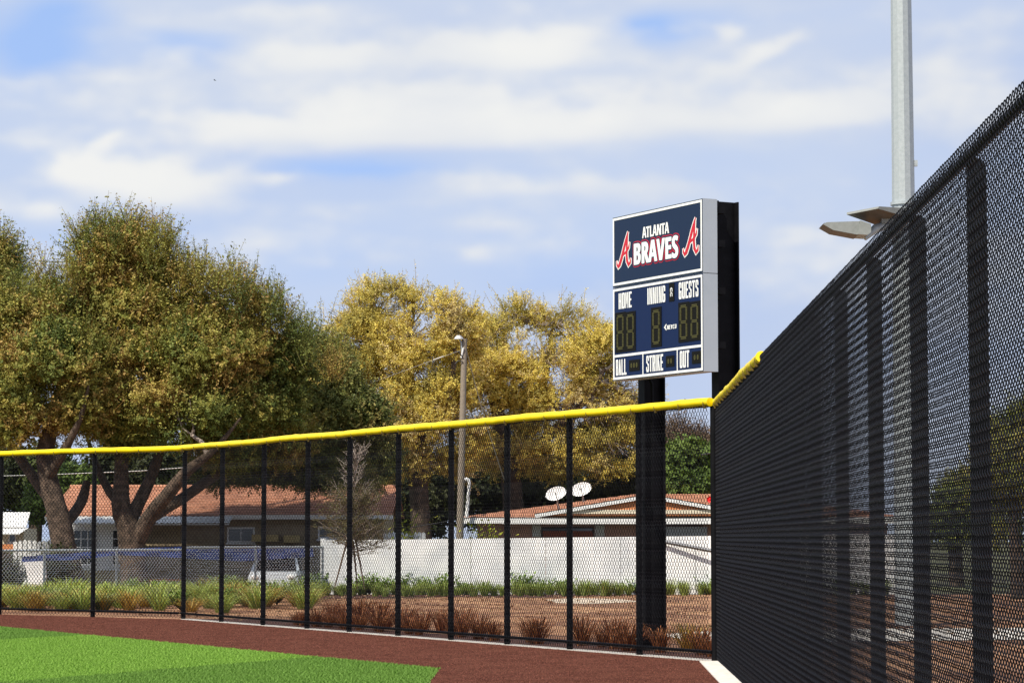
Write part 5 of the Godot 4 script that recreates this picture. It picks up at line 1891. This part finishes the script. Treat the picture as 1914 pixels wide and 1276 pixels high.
# ------------------------------------------------------------------ small things
func small_things() -> void:
	# blue tarpaulin slung behind the yard fence
	var b := Buf.new()
	var topl := [[40, 1040], [140, 1033], [220, 1026], [340, 1021], [480, 1020], [585, 1021]]
	var low := [[40, 1050], [140, 1046], [220, 1037], [330, 1042], [450, 1049], [585, 1040]]
	var nseg := 40
	var prev := []
	for i in nseg + 1:
		var px := lerpf(40, 585, float(i) / nseg)
		var ty := 0.0
		var ly := 0.0
		for j in topl.size() - 1:
			if px >= topl[j][0] - 0.01 and px <= topl[j + 1][0] + 0.01:
				ty = remap(px, topl[j][0], topl[j + 1][0], topl[j][1], topl[j + 1][1])
				break
		for j in low.size() - 1:
			if px >= low[j][0] - 0.01 and px <= low[j + 1][0] + 0.01:
				ly = remap(px, low[j][0], low[j + 1][0], low[j][1], low[j + 1][1])
				break
		var d := lerpf(70.0, 76.9, px / 600.0)
		var wv := 0.05 * sin(i * 1.3)
		var p0 := at(px, ty, d + 0.25)
		var p1 := at(px, (ty + ly) * 0.5, d + 0.22 + wv)
		var p2 := at(px, ly, d + 0.18 - wv * 0.5)
		if i > 0:
			for s in 2:
				var off := Vector3(0, 0, -0.012 * s)
				var f := [prev[0] + off, prev[1] + off, prev[2] + off, p0 + off, p1 + off, p2 + off]
				if s == 0:
					b.quad(f[1], f[4], f[3], f[0]); b.quad(f[2], f[5], f[4], f[1])
				else:
					b.quad(f[4], f[1], f[0], f[3]); b.quad(f[5], f[2], f[1], f[4])
		prev = [p0, p1, p2]
	tag(part("tarpaulin", b, M.tarp, self), "long blue tarpaulin slung low behind the silver yard fence", "tarpaulin")

	# small pale car behind the yard fence
	var base := at(516, 1000, 79.0); base.y = 0
	var t := thing("car", "small pale blue car parked behind the silver fence, beside the white wall", "car", base)
	b = Buf.new()
	var hw := 0.76
	for s in [[-hw, 0.25, 0.62, hw]]:
		b.prism(PackedVector2Array([Vector2(-hw, 0.2), Vector2(hw, 0.2), Vector2(hw + 0.02, 0.5), Vector2(hw - 0.06, 0.68), Vector2(-hw + 0.06, 0.68), Vector2(-hw - 0.02, 0.5)]), Vector3(0, 0, 1.0), Vector3.RIGHT, Vector3.UP, 3.6)
	var body := part("body", b, M.car, t)
	b = Buf.new()
	for s in [-1, 1]:
		b.tube([Vector3(s * 0.72, 0.68, 0.3), Vector3(s * 0.62, 1.05, -0.1), Vector3(s * 0.56, 1.16, -0.25)], [0.05, 0.045, 0.045], 8)
	b.prism(PackedVector2Array([Vector2(-0.6, 1.12), Vector2(-0.5, 1.2), Vector2(0, 1.235), Vector2(0.5, 1.2), Vector2(0.6, 1.12), Vector2(0, 1.17)]), Vector3(0, 0, -0.2), Vector3.RIGHT, Vector3.UP, 1.5)
	part("roof", b, M.car, t)
	b = Buf.new()
	b.quad(Vector3(-0.70, 0.685, 0.27), Vector3(0.70, 0.685, 0.27), Vector3(0.56, 1.14, -0.23), Vector3(-0.56, 1.14, -0.23))
	b.quad(Vector3(-0.56, 1.14, -0.24), Vector3(0.56, 1.14, -0.24), Vector3(0.70, 0.685, 0.26), Vector3(-0.70, 0.685, 0.26))
	part("windscreen", b, M.glass, t)
	b = Buf.new()
	b.span(Vector3(-0.66, 0.69, -1.9), Vector3(0.66, 1.1, -0.9))
	part("cabin", b, M.black, t)
	for s in [-1, 1]:
		b = Buf.new()
		b.ball(Vector3(s * 0.55, 0.52, 1.0), Vector3(0.13, 0.08, 0.05), 12, 8)
		part("headlight", b, M.board_white, body)
		b = Buf.new()
		b.tube([Vector3(s * 0.62, 0.28, 0.5), Vector3(s * 0.78, 0.28, 0.5)], [0.28, 0.28], 16)
		part("wheel", b, M.black, t)

	# curved white panel behind the fence
	b = Buf.new()
	var poly := PackedVector2Array()
	var o := at(60, 1075, 72.5)
	for q in [[42, 1044], [68, 1042], [78, 1048], [84, 1058], [85, 1078], [82, 1092], [77, 1112], [58, 1112], [52, 1085], [47, 1062]]:
		var p := at(q[0], q[1], 72.5) - o
		poly.append(Vector2(p.x, p.y))
	b.prism(poly, o, Vector3.RIGHT, Vector3.UP, 0.12)
	tag(part("panel", b, M.white, self), "curved white panel standing behind the silver fence, left of the leaning oak's foot", "panel")

	# low bench under the oak
	var bp := at(312, 1000, 79.5); bp.y = 0
	t = thing("bench", "low orange-brown wooden bench behind the silver fence, right of the forked oak", "bench", bp)
	for i in 3:
		b = Buf.new()
		b.box(Vector3(0, 0.40, -0.13 + 0.13 * i), Vector3(1.1, 0.05, 0.115))
		part("slat", b, M.orange_board, t)
	for s in [-0.45, 0.45]:
		b = Buf.new()
		b.box(Vector3(s, 0.18, 0), Vector3(0.07, 0.39, 0.34))
		part("leg", b, M.bark, t)

	# red bloom at the edge of the green tree
	b = Buf.new()
	var fo := at(1327, 933, 91.0)
	for i in 7:
		var a := TAU * i / 7
		var d := Vector3(cos(a), sin(a), 0.5).normalized()
		var s := d.cross(Vector3(0, 0, 1)).normalized()
		b.quad(fo, fo + d * 0.09 - s * 0.055, fo + d * 0.15, fo + d * 0.09 + s * 0.055)
	b.ball(fo, Vector3(0.05, 0.05, 0.05), 8, 6)
	var fw := thing("hibiscus", "single bright red bloom on a thin stem, beside the black corner post", "flower")
	part("bloom", b, mat(lin(0.75, 0.01, 0.01), 0.6), fw)
	b = Buf.new()
	b.tube([Vector3(fo.x, 0, -91.3), at(1332, 975, 91.1), fo + Vector3(0, -0.03, -0.02)], [0.02, 0.015, 0.01], 5)
	part("stem", b, M.twig, fw)

	# bird in the sky
	var bd := at(401, 150, 250.0)
	b = Buf.new()
	b.tube([bd + Vector3(0.12, -0.03, 0), bd + Vector3(0.04, 0, 0), bd + Vector3(-0.06, 0.02, 0), bd + Vector3(-0.14, 0.05, 0)], [0.015, 0.04, 0.035, 0.01], 8)
	for s in [-1, 1]:
		var z: float = 0.28 * s
		b.tri(bd + Vector3(0.05, 0.01, 0), bd + Vector3(-0.05, 0.01, 0), bd + Vector3(-0.04, 0.10, z))
		b.tri(bd + Vector3(-0.05, 0.005, 0), bd + Vector3(0.05, 0.005, 0), bd + Vector3(-0.04, 0.095, z))
	tag(part("bird", b, M.black, self), "tiny dark bird flying in the sky above the oaks", "bird")
